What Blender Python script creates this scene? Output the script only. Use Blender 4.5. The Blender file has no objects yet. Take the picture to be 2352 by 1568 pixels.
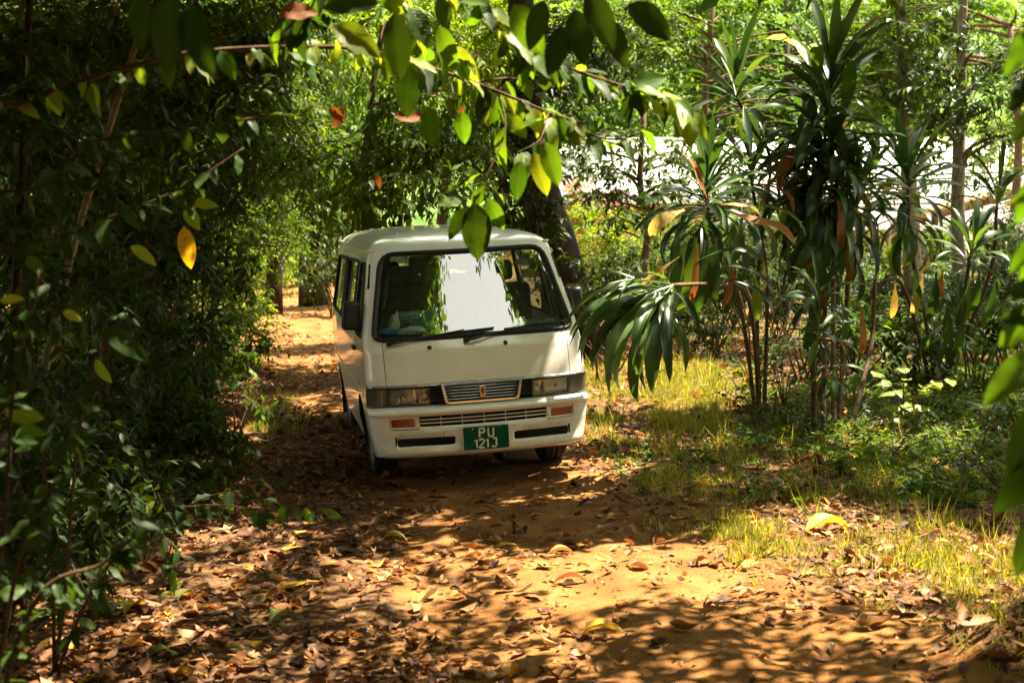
import bpy, bmesh, math
import numpy as np
from mathutils import Vector, Matrix
from mathutils.geometry import delaunay_2d_cdt

# ------------------------------------------------------------------ camera, world, sun, exposure
SC = bpy.context.scene
COL = SC.collection
R = math.radians
CAM_Z, PITCH, FPX = 2.109, R(5.35931), 3500 * 2352 / 2500      # focal length in pixels of a 2352 px wide picture
cam_d = bpy.data.cameras.new('camera'); cam = bpy.data.objects.new('camera', cam_d); COL.objects.link(cam)
cam.location = (0, 0, CAM_Z); cam.rotation_euler = (R(90) - PITCH, 0, 0)
cam_d.sensor_width = 36; cam_d.lens = 50.4; cam_d.clip_start = 0.05; cam_d.clip_end = 2000
cam_d.dof.use_dof = True; cam_d.dof.focus_distance = 11.2; cam_d.dof.aperture_fstop = 3.2
SC.camera = cam

SUN = Vector((0.35, 0.19, 0.92)).normalized()                  # towards the sun
w = bpy.data.worlds.new('World'); SC.world = w; w.use_nodes = True
nt = w.node_tree; bg = nt.nodes['Background']
sky = nt.nodes.new('ShaderNodeTexSky'); sky.sky_type = 'NISHITA'; sky.sun_disc = False
sky.sun_elevation = math.asin(SUN.z); sky.sun_rotation = math.atan2(SUN.x, SUN.y)
sky.air_density = 1.0; sky.dust_density = 1.5; sky.ozone_density = 0.5
hz = nt.nodes.new('ShaderNodeMixRGB'); hz.blend_type = 'MULTIPLY'; hz.inputs[0].default_value = 1.0
hz.inputs[2].default_value = (1.0, 0.95, 0.78, 1)               # hazy tropical sky, much whiter than clear blue
vl = nt.nodes.new('ShaderNodeMixRGB'); vl.inputs[0].default_value = 0.62; vl.inputs[2].default_value = (9.0, 9.1, 9.0, 1)   # even veil of high white cloud
nt.links.new(sky.outputs[0], vl.inputs[1]); nt.links.new(vl.outputs[0], hz.inputs[1]); nt.links.new(hz.outputs[0], bg.inputs[0])
bg.inputs[1].default_value = 0.075
sl = bpy.data.lights.new('sun', 'SUN'); sl.energy = 5.0; sl.angle = R(0.55); sl.color = (1.0, 0.89, 0.68)
so = bpy.data.objects.new('sun', sl); COL.objects.link(so)
so.rotation_euler = SUN.to_track_quat('Z', 'Y').to_euler(); so.location = (4, 3, 30)
SC.view_settings.view_transform = 'Standard'; SC.view_settings.look = 'None'
SC.view_settings.exposure = 2.65; SC.view_settings.gamma = 1.0; SC.view_settings.use_curve_mapping = False
SC.render.engine = 'CYCLES'
cy = SC.cycles
cy.use_denoising = True; cy.denoiser = 'OPENIMAGEDENOISE'; cy.denoising_input_passes = 'RGB_ALBEDO_NORMAL'
cy.max_bounces = 8; cy.diffuse_bounces = 4; cy.glossy_bounces = 4; cy.transmission_bounces = 6; cy.transparent_max_bounces = 12
cy.sample_clamp_indirect = 6.0; cy.caustics_reflective = False; cy.caustics_refractive = False

# ------------------------------------------------------------------ helpers
rng = np.random.default_rng(20240611)
def U(a, b, n=None): return rng.uniform(a, b, n)
def nrm(v): return v / np.maximum(np.linalg.norm(v, axis=-1, keepdims=True), 1e-9)
def ray(px, py):                                                # direction of a pixel of the 2352 x 1568 view
    d = np.array([(px - 1176) / FPX, 1.0, -(py - 784) / FPX])
    c, s = math.cos(PITCH), math.sin(PITCH)
    return np.array([d[0], c * d[1] + s * d[2], -s * d[1] + c * d[2]])
def at(px, py, Y):
    d = ray(px, py); return np.array([0, 0, CAM_Z]) + d * (Y / d[1])
def pxm(n, Y): return n / FPX * Y                               # n pixels in metres at depth Y
VX, VY, VYAW, VROLL = -0.1754, 10.632, R(10.7765), R(-3.0171)
VC, VS = math.cos(VYAW), math.sin(VYAW)
def vloc(x, y): return (x - VX) * VC + (y - VY) * VS, -(x - VX) * VS + (y - VY) * VC
def sstep(a, b, x):
    t = np.clip((x - a) / (b - a), 0, 1); return t * t * (3 - 2 * t)
def wav(x, y):
    return (np.sin(1.3 * x + .7 * y + 1) * np.cos(.9 * y - .4 * x) + .6 * np.sin(2.9 * x - 1.7 * y + .5) * np.sin(2.3 * y + .8 * x)
            + .35 * np.sin(6.1 * x + 2.3 * y) * np.cos(5.3 * y - 3.1 * x))
def hgt(x, y):
    x = np.asarray(x, float); y = np.asarray(y, float)
    xv, yv = vloc(x, y)
    tilt = 0.0527 * 1.6 * np.tanh(xv / 1.6)
    wt = sstep(-5, -.6, yv) * (1 - sstep(5, 9, yv))
    near = sstep(-.3, .3, yv) * (1 - sstep(4, 4.8, yv)) * (1 - sstep(.9, 1.6, abs(xv)))
    z = tilt * (.25 + .75 * wt) + .022 * wav(x, y) * (1 - .95 * near)
    z = z + .05 * sstep(2.2, 5, -x) * (1 + wav(x * .5, y * .5)) - .03 * np.exp(-((abs(xv) - .74) / .2) ** 2) * (yv < 0) 
    z = z - 1.35 * sstep(29, 42, y) * sstep(1.0, 4, x)                 # the yard drops towards the houses
    z = z + .30 * np.exp(-(((x - 2.45) / .38) ** 2 + ((y - 6.45) / .45) ** 2))  # small bank beside the track
    r = np.hypot(x - 5, y - 40)
    z = z + 38 * sstep(45, 190, y - .25 * x) + 6 * sstep(40, 90, abs(x))
    return z
def ground_at(px, py):
    d = ray(px, py); t = -CAM_Z / d[2]
    for _ in range(30):
        p = np.array([0, 0, CAM_Z]) + d * t
        t += (p[2] - float(hgt(p[0], p[1]))) / max(-d[2], .02) * .7
    return np.array([0, 0, CAM_Z]) + d * t

def mesh(name, V, F, mats=(), mi=None, smooth=False, attr=None, uv=None):
    V = np.asarray(V, np.float32); me = bpy.data.meshes.new(name)
    if isinstance(F, np.ndarray):
        k = F.shape[1]; n = len(F); loops = F.astype(np.int32).ravel(); tot = np.full(n, k, np.int32)
    else:
        n = len(F); tot = np.array([len(f) for f in F], np.int32); loops = np.concatenate([np.asarray(f, np.int32) for f in F]) if n else np.zeros(0, np.int32)
    st = np.concatenate([[0], np.cumsum(tot)[:-1]]).astype(np.int32)
    me.vertices.add(len(V)); me.vertices.foreach_set('co', V.ravel())
    me.loops.add(len(loops)); me.loops.foreach_set('vertex_index', loops)
    me.polygons.add(n); me.polygons.foreach_set('loop_start', st); me.polygons.foreach_set('loop_total', tot)
    for m in mats: me.materials.append(m)
    if mi is not None: me.polygons.foreach_set('material_index', np.asarray(mi, np.int32))
    if smooth is not False: me.polygons.foreach_set('use_smooth', np.full(n, True) if smooth is True else np.asarray(smooth, bool))
    for kx, a in (attr or {}).items():
        at_ = me.attributes.new(kx, 'FLOAT', 'POINT'); at_.data.foreach_set('value', np.asarray(a, np.float32))
    if uv is not None:
        l = me.uv_layers.new(name='UVMap'); l.data.foreach_set('uv', np.asarray(uv, np.float32)[loops].ravel())
    me.update(calc_edges=True); me.validate()
    return me
def obj(name, me, parent=None, loc=None, label=None, cat=None, group=None, kind=None):
    o = bpy.data.objects.new(name, me); COL.objects.link(o)
    if parent is not None: o.parent = parent
    if loc is not None: o.location = loc
    if label: o['label'] = label
    if cat: o['category'] = cat
    if group: o['group'] = group
    if kind: o['kind'] = kind
    return o
class Geo:                                                      # collects numpy pieces into one triangle mesh
    def __init__(s): s.V = []; s.F = []; s.M = []; s.T = []; s.n = 0
    def add(s, V, F, m=0, t=.5):
        V = np.asarray(V, float); F = np.asarray(F, int)
        if not len(F): return
        s.V.append(V); s.F.append(F + s.n); s.M.append(np.full(len(F), m)); s.T.append(np.broadcast_to(np.asarray(t, float), (len(V),))); s.n += len(V)
    def mesh(s, name, mats, smooth=True):
        return mesh(name, np.concatenate(s.V), np.concatenate(s.F), mats, np.concatenate(s.M), smooth, {'tint': np.concatenate(s.T)})

def tube(P, rad, k=8, jit=0.0):
    P = np.asarray(P, float); n = len(P); rad = np.broadcast_to(np.asarray(rad, float), (n,))
    T = nrm(np.gradient(P, axis=0)); ref = np.array([0.13, 1, .21]) if abs(T[:, 1]).mean() < .8 else np.array([1, .1, .2])
    A = nrm(np.cross(T, ref)); B = np.cross(T, A)
    a = np.linspace(0, 2 * np.pi, k, endpoint=False)
    rr = rad[:, None] * (1 + (jit * rng.standard_normal((n, k)) if jit else 0))
    V = P[:, None] + rr[..., None] * (np.cos(a)[None, :, None] * A[:, None] + np.sin(a)[None, :, None] * B[:, None])
    i = np.arange(n - 1)[:, None] * k; j = np.arange(k)[None]; j2 = (j + 1) % k
    q = np.stack([i + j, i + j2, i + k + j2, i + k + j], -1).reshape(-1, 4)
    F = np.concatenate([q[:, [0, 1, 2]], q[:, [0, 2, 3]]])
    c = n * k
    V = np.concatenate([V.reshape(-1, 3), P[:1], P[-1:]])
    jj = np.arange(k); cap0 = np.stack([np.full(k, c), (jj + 1) % k, jj], -1); cap1 = np.stack([np.full(k, c + 1), (n - 1) * k + jj, (n - 1) * k + (jj + 1) % k], -1)
    return V, np.concatenate([F, cap0, cap1])
def spline(P, n):
    P = np.asarray(P, float)
    if len(P) == 2: return P[0] + (P[1] - P[0]) * np.linspace(0, 1, n)[:, None]
    Q = np.concatenate([2 * P[:1] - P[1:2], P, 2 * P[-1:] - P[-2:-1]]); out = []
    for t in np.linspace(0, len(P) - 1 - 1e-9, n):
        i = int(t); f = t - i; a, b, c, d = Q[i:i + 4]
        out.append(.5 * (2 * b + (c - a) * f + (2 * a - 5 * b + 4 * c - d) * f * f + (3 * b - 3 * c + d - a) * f ** 3))
    return np.array(out)

# ------------------------------------------------------------------ materials
def newmat(name):
    m = bpy.data.materials.new(name); m.use_nodes = True
    return m, m.node_tree.nodes, m.node_tree.links, m.node_tree.nodes['Principled BSDF']
def ramp(N, stops, interp='LINEAR'):
    r = N.new('ShaderNodeValToRGB'); cr = r.color_ramp; cr.interpolation = interp
    while len(cr.elements) < len(stops): cr.elements.new(.5)
    for e, (p, c) in zip(cr.elements, stops): e.position = p; e.color = (*c, 1)
    return r
def plain(name, col, rough=.5, metal=0, coat=0, spec=.5, noise=0, nscale=30, bump=0):
    m, N, L, b = newmat(name)
    b.inputs['Base Color'].default_value = (*col, 1); b.inputs['Roughness'].default_value = rough; b.inputs['Metallic'].default_value = metal
    b.inputs['Specular IOR Level'].default_value = spec; b.inputs['Coat Weight'].default_value = coat; b.inputs['Coat Roughness'].default_value = .06
    if noise or bump:
        tc = N.new('ShaderNodeTexCoord'); nz = N.new('ShaderNodeTexNoise'); nz.inputs['Scale'].default_value = nscale; nz.inputs['Detail'].default_value = 6
        L.new(tc.outputs['Object'], nz.inputs['Vector'])
        if noise:
            r = ramp(N, [(.3, tuple(c * (1 - noise) for c in col)), (.7, tuple(min(1, c * (1 + noise)) for c in col))])
            L.new(nz.outputs['Fac'], r.inputs[0]); L.new(r.outputs[0], b.inputs['Base Color'])
        if bump:
            bp = N.new('ShaderNodeBump'); bp.inputs['Strength'].default_value = bump; bp.inputs['Distance'].default_value = .02
            L.new(nz.outputs['Fac'], bp.inputs['Height']); L.new(bp.outputs[0], b.inputs['Normal'])
    return m
def leafmat(name, stops, trans=.35, rough=.42, spec=.5, src='attr', veins=0.0, tcol=(1.45, 1.25, .25), bump=0.0, blotch=0.0):
    m, N, L, b = newmat(name)
    if src == 'attr':
        a = N.new('ShaderNodeAttribute'); a.attribute_name = 'tint'; f = a.outputs['Fac']
    else:
        a = N.new('ShaderNodeObjectInfo'); f = a.outputs['Random']
    r = ramp(N, stops); L.new(f, r.inputs[0]); col = r.outputs[0]
    if blotch:
        tc = N.new('ShaderNodeTexCoord'); nz = N.new('ShaderNodeTexNoise'); nz.inputs['Scale'].default_value = 22; nz.inputs['Detail'].default_value = 5
        L.new(tc.outputs['Object'], nz.inputs['Vector'])
        rb = ramp(N, [(.60, (0, 0, 0)), (.68, (1, 1, 1))]); L.new(nz.outputs['Fac'], rb.inputs[0])
        mx = N.new('ShaderNodeMixRGB'); mu = N.new('ShaderNodeMath'); mu.operation = 'MULTIPLY'; mu.inputs[1].default_value = blotch
        L.new(rb.outputs[0], mu.inputs[0]); L.new(mu.outputs[0], mx.inputs[0]); L.new(col, mx.inputs[1]); mx.inputs[2].default_value = (.12, .055, .015, 1); col = mx.outputs[0]
    if veins:
        uv = N.new('ShaderNodeUVMap'); sp = N.new('ShaderNodeSeparateXYZ'); L.new(uv.outputs[0], sp.inputs[0])
        ab = N.new('ShaderNodeMath'); ab.operation = 'ABSOLUTE'; L.new(sp.outputs[0], ab.inputs[0])
        k1 = N.new('ShaderNodeMath'); k1.operation = 'MULTIPLY_ADD'; L.new(ab.outputs[0], k1.inputs[0]); k1.inputs[1].default_value = -.16; L.new(sp.outputs[1], k1.inputs[2])
        k2 = N.new('ShaderNodeMath'); k2.operation = 'MULTIPLY'; L.new(k1.outputs[0], k2.inputs[0]); k2.inputs[1].default_value = 75
        sn = N.new('ShaderNodeMath'); sn.operation = 'SINE'; L.new(k2.outputs[0], sn.inputs[0])
        pw = ramp(N, [(.80, (0, 0, 0)), (1, (1, 1, 1))])
        ma = N.new('ShaderNodeMath'); ma.operation = 'MULTIPLY_ADD'; L.new(sn.outputs[0], ma.inputs[0]); ma.inputs[1].default_value = .5; ma.inputs[2].default_value = .5
        L.new(ma.outputs[0], pw.inputs[0])
        mid = N.new('ShaderNodeMath'); mid.operation = 'LESS_THAN'; L.new(ab.outputs[0], mid.inputs[0]); mid.inputs[1].default_value = .07
        mm = N.new('ShaderNodeMath'); mm.operation = 'MAXIMUM'; L.new(mid.outputs[0], mm.inputs[0]); L.new(pw.outputs[0], mm.inputs[1])
        mx = N.new('ShaderNodeMixRGB'); mx.blend_type = 'MIX'; mu = N.new('ShaderNodeMath'); mu.operation = 'MULTIPLY'; mu.inputs[1].default_value = veins
        L.new(mm.outputs[0], mu.inputs[0]); L.new(mu.outputs[0], mx.inputs[0]); L.new(col, mx.inputs[1])
        br = N.new('ShaderNodeMixRGB'); br.blend_type = 'MULTIPLY'; br.inputs[0].default_value = 1; L.new(col, br.inputs[1]); br.inputs[2].default_value = (1.9, 1.7, 1.3, 1)
        L.new(br.outputs[0], mx.inputs[2]); col = mx.outputs[0]
        bp = N.new('ShaderNodeBump'); bp.inputs['Strength'].default_value = .35; bp.inputs['Distance'].default_value = .004; bp.invert = True
        L.new(mm.outputs[0], bp.inputs['Height']); L.new(bp.outputs[0], b.inputs['Normal'])
    L.new(col, b.inputs['Base Color']); b.inputs['Roughness'].default_value = rough; b.inputs['Specular IOR Level'].default_value = spec
    tr = N.new('ShaderNodeBsdfTranslucent'); tm = N.new('ShaderNodeMixRGB'); tm.blend_type = 'MULTIPLY'; tm.inputs[0].default_value = 1
    L.new(col, tm.inputs[1]); tm.inputs[2].default_value = (*[c * 1.5 for c in tcol], 1); L.new(tm.outputs[0], tr.inputs[0])
    mx = N.new('ShaderNodeMixShader'); mx.inputs[0].default_value = trans
    L.new(b.outputs[0], mx.inputs[1]); L.new(tr.outputs[0], mx.inputs[2]); L.new(mx.outputs[0], N['Material Output'].inputs[0])
    return m
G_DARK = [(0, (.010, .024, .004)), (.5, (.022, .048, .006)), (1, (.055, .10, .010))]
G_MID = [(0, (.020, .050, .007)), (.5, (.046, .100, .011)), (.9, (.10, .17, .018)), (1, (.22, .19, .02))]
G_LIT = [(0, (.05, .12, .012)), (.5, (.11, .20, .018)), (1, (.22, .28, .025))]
G_BLUE = [(0, (.022, .050, .026)), (.6, (.040, .085, .036)), (1, (.075, .125, .040))]
M_dark = leafmat('leaf_shaded_green', G_DARK, .34, .5, .18)  # lowered leaf colours put the thicket's shade into the foliage
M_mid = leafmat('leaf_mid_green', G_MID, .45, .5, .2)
M_lit = leafmat('leaf_sunlit_green', G_LIT, .5, .5, .2)  # lighter leaf colours put sunlight into the brightest plants
M_blue = leafmat('leaf_blue_green', G_BLUE, .32, .42, .35)
M_red = leafmat('leaf_red_flower', [(0, (.35, .04, .03)), (.5, (.45, .10, .07)), (.55, (.06, .12, .02)), (1, (.10, .18, .03))], .4, .5)
def barkmat(name, a, b_, sc=18, moss=0):
    m, N, L, b = newmat(name)
    tc = N.new('ShaderNodeTexCoord'); mp = N.new('ShaderNodeMapping'); mp.inputs['Scale'].default_value = (1, 1, .35); L.new(tc.outputs['Object'], mp.inputs[0])
    nz = N.new('ShaderNodeTexNoise'); nz.inputs['Scale'].default_value = sc; nz.inputs['Detail'].default_value = 8; nz.inputs['Roughness'].default_value = .65; L.new(mp.outputs[0], nz.inputs[0])
    st = [(.3, a), (.62, b_)] + ([(.75, (.05, .07, .02))] if moss else [])
    r = ramp(N, st); L.new(nz.outputs[0], r.inputs[0]); L.new(r.outputs[0], b.inputs['Base Color']); b.inputs['Roughness'].default_value = .85; b.inputs['Specular IOR Level'].default_value = .2
    bp = N.new('ShaderNodeBump'); bp.inputs['Strength'].default_value = .6; bp.inputs['Distance'].default_value = .03; L.new(nz.outputs[0], bp.inputs['Height']); L.new(bp.outputs[0], b.inputs['Normal'])
    return m
M_bark = barkmat('bark_brown', (.05, .03, .016), (.16, .10, .055))
M_barkpale = barkmat('bark_pale', (.10, .075, .038), (.30, .24, .13), 14)
M_bark_dark = barkmat('bark_dark', (.014, .009, .005), (.045, .028, .014), 8, 1)
M_bark_mott = barkmat('bark_mottled', (.06, .05, .035), (.30, .26, .19), 22)
M_twig = barkmat('twig_red_brown', (.045, .023, .012), (.13, .075, .04), 30)

# ------------------------------------------------------------------ leaves, sprays, crowns
def _w(t): return np.sin(np.pi * np.clip(t, 0, 1) ** .85) ** .9
TM_V = np.array([[0, 0], [.30, -1], [.30, 0], [.30, 1], [.66, -1], [.66, 0], [.66, 1], [1, 0]], float)    # (t, s)
TM_F = np.array([[0, 1, 2], [0, 2, 3], [1, 4, 2], [4, 5, 2], [2, 5, 3], [5, 6, 3], [4, 7, 5], [5, 7, 6]])
TQ_V = np.array([[0, 0], [.40, -1], [.50, 0], [.40, 1], [1, 0]], float); TQ_F = np.array([[0, 1, 2], [0, 2, 3], [1, 4, 2], [2, 4, 3]])
TL_V = np.array([[0, 0], [.45, -1], [.45, 1], [1, 0]], float); TL_F = np.array([[0, 3, 1], [0, 2, 3]])
def leaves(P, D, Nn, Ln, Wd, droop=.25, fold=.25, low=False):
    tv, tf = (TQ_V, TQ_F) if low == 'mid' else (TL_V, TL_F) if low else (TM_V, TM_F)
    n = len(P); D = nrm(D); S = nrm(np.cross(D, Nn)); Nn = np.cross(S, D)
    t = tv[:, 0]; s = tv[:, 1]; wt = _w(t) * s if not low else s * 1.0
    Ln = np.broadcast_to(Ln, (n,)); Wd = np.broadcast_to(Wd, (n,)); droop = np.broadcast_to(droop, (n,))
    V = (P[:, None] + D[:, None] * (Ln[:, None] * t)[..., None] + S[:, None] * (.5 * Wd[:, None] * wt)[..., None]
         + Nn[:, None] * (.5 * np.asarray(fold) * Wd[:, None] * abs(wt) - (droop * Ln)[:, None] * t ** 2)[..., None])
    F = (np.arange(n)[:, None, None] * len(tv) + tf[None]).reshape(-1, 3)
    return V.reshape(-1, 3), F, len(tv)
def sprays(g, B, D, S, nl, Ll, ratio=.38, sag=.25, hang=.35, low=False, tint=None, m=0, mt=1, twig=.006, jitter=.25, tspread=.5):
    M = len(B)
    if not M: return
    D = nrm(D); S = np.broadcast_to(S, (M,)); up = np.array([0, 0, 1.])
    t = np.linspace(.12, 1.0, nl)[None] + U(-.03, .03, (M, nl)); st = S[:, None] * t
    pos = B[:, None] + D[:, None] * st[..., None] - up * (sag * st ** 2 / np.maximum(S[:, None], .05))[..., None]
    tan = nrm(D[:, None] - up * (2 * sag * t)[..., None])
    side = nrm(np.cross(tan, up) + 1e-4); sg = np.where(np.arange(nl) % 2 == 0, 1., -1.)[None, :, None]
    ld = nrm(tan * U(.35, .8, (M, nl, 1)) + side * sg * U(.5, 1, (M, nl, 1)) - up * (hang * U(.2, 1.8, (M, nl, 1))) + jitter * rng.standard_normal((M, nl, 3)))
    ln = nrm(np.cross(side * sg, ld) * sg + up * .9 + .35 * rng.standard_normal((M, nl, 3)))
    L_ = Ll * U(.65, 1.2, (M, nl)) * (1 - .25 * t)
    V, F, k = leaves(pos.reshape(-1, 3), ld.reshape(-1, 3), ln.reshape(-1, 3), L_.ravel(), (L_ * ratio * U(.85, 1.2, (M, nl))).ravel(), U(.0, .4, M * nl), .3, low)
    if tint is None: tint = U(0, 1, M)
    tt = np.clip(tint[:, None] * (1 - tspread) + tspread * U(0, 1, (M, nl)), 0, 1)
    g.add(V, F, m, np.repeat(tt.ravel(), k))
    if twig:                                                     # three-sided twig
        ts = np.array([0, .5, 1.0]); st = S[:, None] * ts
        c = B[:, None] + D[:, None] * st[..., None] - up * (sag * st ** 2 / np.maximum(S[:, None], .05))[..., None]
        s0 = nrm(np.cross(D, up) + 1e-4); u0 = np.cross(s0, D); rr = twig * np.array([1, .7, .25])
        ang = np.array([0, 2.1, 4.2])
        V = c[:, :, None] + rr[None, :, None, None] * (np.cos(ang)[:, None] * s0[:, None, None] + np.sin(ang)[:, None] * u0[:, None, None])
        ff = []
        for a in range(2):
            for b in range(3): p, q = a * 3 + b, a * 3 + (b + 1) % 3; ff += [[p, q, q + 3], [p, q + 3, p + 3]]
        F = (np.arange(M)[:, None, None] * 9 + np.array(ff)[None]).reshape(-1, 3)
        g.add(V.reshape(-1, 3), F, mt, .5)
def blob(g, c, r, cover=2.6, S=.5, nl=10, Ll=.14, ratio=.38, low=False, tint=(0, 1), sag=.25, hang=.35, shell=.45, outd=.8, m=0, keep=None, twig=.006, floor=True):
    r = np.asarray(r, float); c = np.asarray(c, float)
    area = np.pi * (r[0] + r[1]) / 2 * r[2]; n = max(6, int(cover * area / (nl * Ll * Ll * ratio * .62)))
    d = nrm(rng.standard_normal((n, 3))); rad = U(.12, 1, n) ** shell
    B = c + d * r * rad[:, None]
    D = nrm(d * outd + .5 * rng.standard_normal((n, 3)) + np.array([0, 0, .12]))
    B = B - D * S * .45
    k = np.ones(n, bool)
    if floor: k &= B[:, 2] > hgt(B[:, 0], B[:, 1]) + .05
    if keep is not None: k &= keep(B)
    B, D, d = B[k], D[k], d[k]; n = len(B)
    ti = tint[0] + (tint[1] - tint[0]) * np.clip(.5 + .25 * rng.standard_normal(n), 0, 1)
    sprays(g, B, D, S * U(.7, 1.25, n), nl, Ll, ratio, sag, hang, low, ti, m, twig=twig)
# ------------------------------------------------------------------ ground and track
def axis(lo, hi, f0, f1, step, grow=1.25):
    a = list(np.arange(f0, f1 + step * .5, step)); d = step
    while a[-1] < hi: d = min(d * grow, 25); a.append(a[-1] + d)
    d = step; b = [a[0]]
    while b[-1] > lo: d = min(d * grow, 25); b.append(b[-1] - d)
    return np.array(b[:0:-1] + a)
TRK = np.array([[1.2, -3], [.95, 4], [.72, 6.3], [.42, 8.2], [.22, 10], [-.25, 12], [-1.1, 15.5], [-2.2, 19], [-3.2, 24], [-4.3, 31], [-6.6, 40], [-10, 52]])
TRW = np.array([1.2, 1.2, 1.2, .85, .75, .95, 1.15, 1.2, 1.2, 1.2, 1.2, 1.2])
def track(x, y):                                                # signed: >0 inside the bare track
    cx = np.interp(y, TRK[:, 1], TRK[:, 0]); hw = np.interp(y, TRK[:, 1], TRW)
    n = .20 * wav(x * 1.7 + 3, y * 1.3) + .08 * wav(x * 5, y * 4 + 2)
    right = sstep(0, 2.5, x - cx) * (1 - sstep(6.7, 7.5, y)) * 2.0      # the bare sand widens towards the camera's right
    bank = 2.2 * np.exp(-(((x - 2.5) / .55) ** 2 + ((y - 6.4) / .6) ** 2))
    return hw + n + right - abs(x - cx) - bank
gx = axis(-320, 320, -5.2, 6.4, .07); gy = axis(-60, 420, 5.6, 20, .07)
GX, GY = np.meshgrid(gx, gy); GZ = hgt(GX, GY)
tm = track(GX, GY)
fine = (GY < 40) & (GY > 0) & (abs(GX) < 15)
GZ = GZ + np.where(fine, .006 * np.sin(11 * GX + 3 * GY) * np.sin(9 * GY - 4 * GX) + .004 * rng.standard_normal(GX.shape), 0)
GV = np.stack([GX, GY, GZ], -1).reshape(-1, 3); nx = len(gx)
ii, jj = np.meshgrid(np.arange(len(gy) - 1), np.arange(nx - 1), indexing='ij'); a = (ii * nx + jj).ravel()
GF = np.stack([a, a + 1, a + nx + 1, a + nx], -1)
inside = (tm.ravel()[GF].mean(1) > 0) & (GV[GF][:, :, 1].mean(1) < 60)
m_ground, N, L, b = newmat('sandy_soil')
tc = N.new('ShaderNodeTexCoord'); at_ = N.new('ShaderNodeAttribute'); at_.attribute_name = 'tint'
def noise(sc, det=6, rough=.6):
    n_ = N.new('ShaderNodeTexNoise'); n_.inputs['Scale'].default_value = sc; n_.inputs['Detail'].default_value = det; n_.inputs['Roughness'].default_value = rough
    L.new(tc.outputs['Object'], n_.inputs['Vector']); return n_
n1, n2, n3, n4 = noise(2.6, 9, .68), noise(14), noise(90, 3), noise(.9, 4)
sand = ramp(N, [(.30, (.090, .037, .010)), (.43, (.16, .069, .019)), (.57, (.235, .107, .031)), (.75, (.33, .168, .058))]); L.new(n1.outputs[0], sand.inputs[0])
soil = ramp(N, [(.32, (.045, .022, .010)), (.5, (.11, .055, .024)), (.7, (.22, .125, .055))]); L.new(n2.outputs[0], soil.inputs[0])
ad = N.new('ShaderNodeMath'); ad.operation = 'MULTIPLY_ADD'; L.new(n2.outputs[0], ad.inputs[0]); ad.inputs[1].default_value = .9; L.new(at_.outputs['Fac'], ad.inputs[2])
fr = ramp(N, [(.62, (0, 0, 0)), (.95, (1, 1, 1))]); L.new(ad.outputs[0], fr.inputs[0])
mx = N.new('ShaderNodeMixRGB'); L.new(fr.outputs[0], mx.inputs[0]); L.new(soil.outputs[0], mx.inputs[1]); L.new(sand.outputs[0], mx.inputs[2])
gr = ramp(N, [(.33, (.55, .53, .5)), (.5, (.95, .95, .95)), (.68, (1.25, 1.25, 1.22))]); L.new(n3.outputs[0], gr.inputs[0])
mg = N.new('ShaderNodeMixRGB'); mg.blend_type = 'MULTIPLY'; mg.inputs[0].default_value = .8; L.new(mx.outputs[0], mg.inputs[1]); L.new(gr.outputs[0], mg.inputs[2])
sp = N.new('ShaderNodeSeparateXYZ'); L.new(tc.outputs['Object'], sp.inputs[0])
far = ramp(N, [(.0, (0, 0, 0)), (1, (1, 1, 1))])
mr = N.new('ShaderNodeMapRange'); mr.inputs[1].default_value = 44; mr.inputs[2].default_value = 60; L.new(sp.outputs[1], mr.inputs[0])
gg = ramp(N, [(.35, (.035, .075, .012)), (.6, (.09, .15, .025))]); L.new(n4.outputs[0], gg.inputs[0])
mh = N.new('ShaderNodeMixRGB'); L.new(mr.outputs[0], mh.inputs[0]); L.new(mg.outputs[0], mh.inputs[1]); L.new(gg.outputs[0], mh.inputs[2])
L.new(mh.outputs[0], b.inputs['Base Color']); b.inputs['Roughness'].default_value = .95; b.inputs['Specular IOR Level'].default_value = .15
bp = N.new('ShaderNodeBump'); bp.inputs['Strength'].default_value = .5; bp.inputs['Distance'].default_value = .012
bs = N.new('ShaderNodeMath'); bs.operation = 'ADD'; L.new(n2.outputs[0], bs.inputs[0]); L.new(n3.outputs[0], bs.inputs[1]); L.new(bs.outputs[0], bp.inputs['Height']); L.new(bp.outputs[0], b.inputs['Normal'])
def sub(mask):
    f = GF[mask]; u, inv = np.unique(f, return_inverse=True); return GV[u], inv.reshape(f.shape), u
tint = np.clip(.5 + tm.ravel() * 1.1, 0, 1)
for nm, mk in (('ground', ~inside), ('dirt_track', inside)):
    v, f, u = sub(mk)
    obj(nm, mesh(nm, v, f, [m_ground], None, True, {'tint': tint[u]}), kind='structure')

# ------------------------------------------------------------------ sunlit patches on the ground (gaps in the tree canopy)
def poly(pts): return np.array([ground_at(*p)[:2] for p in pts])
LIT = [(1.0, [(1120, 1185), (1500, 1180), (1720, 1205), (2352, 1275), (2500, 1330), (2500, 1450), (1980, 1440), (1750, 1400), (1380, 1335), (1130, 1290)]),
       (.70, [(760, 1270), (1150, 1290), (1700, 1400), (2352, 1450), (2250, 1500), (2150, 1560), (2150, 1700), (780, 1700)]),
       (1.0, [(1345, 850), (1480, 838), (1720, 852), (1690, 900), (1600, 950), (1450, 965), (1340, 1040), (1325, 960)]),
       (.9, [(480, 972), (790, 985), (770, 1022), (500, 1012)]),
       (.15, [(590, 685), (790, 685), (800, 860), (640, 860), (600, 760)]),
       (.95, [(1350, 700), (2050, 670), (2150, 770), (1420, 775)]),
       (.30, [(60, 1400), (740, 1390), (780, 1490), (100, 1500)]),
       (.35, [(1500, 1010), (1750, 900), (2352, 880), (2352, 1150), (1600, 1120)]),
       (.9, [(430, 1225), (640, 1215), (650, 1300), (440, 1310)])]
LITP = [(p, poly(q)) for p, q in LIT]
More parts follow.
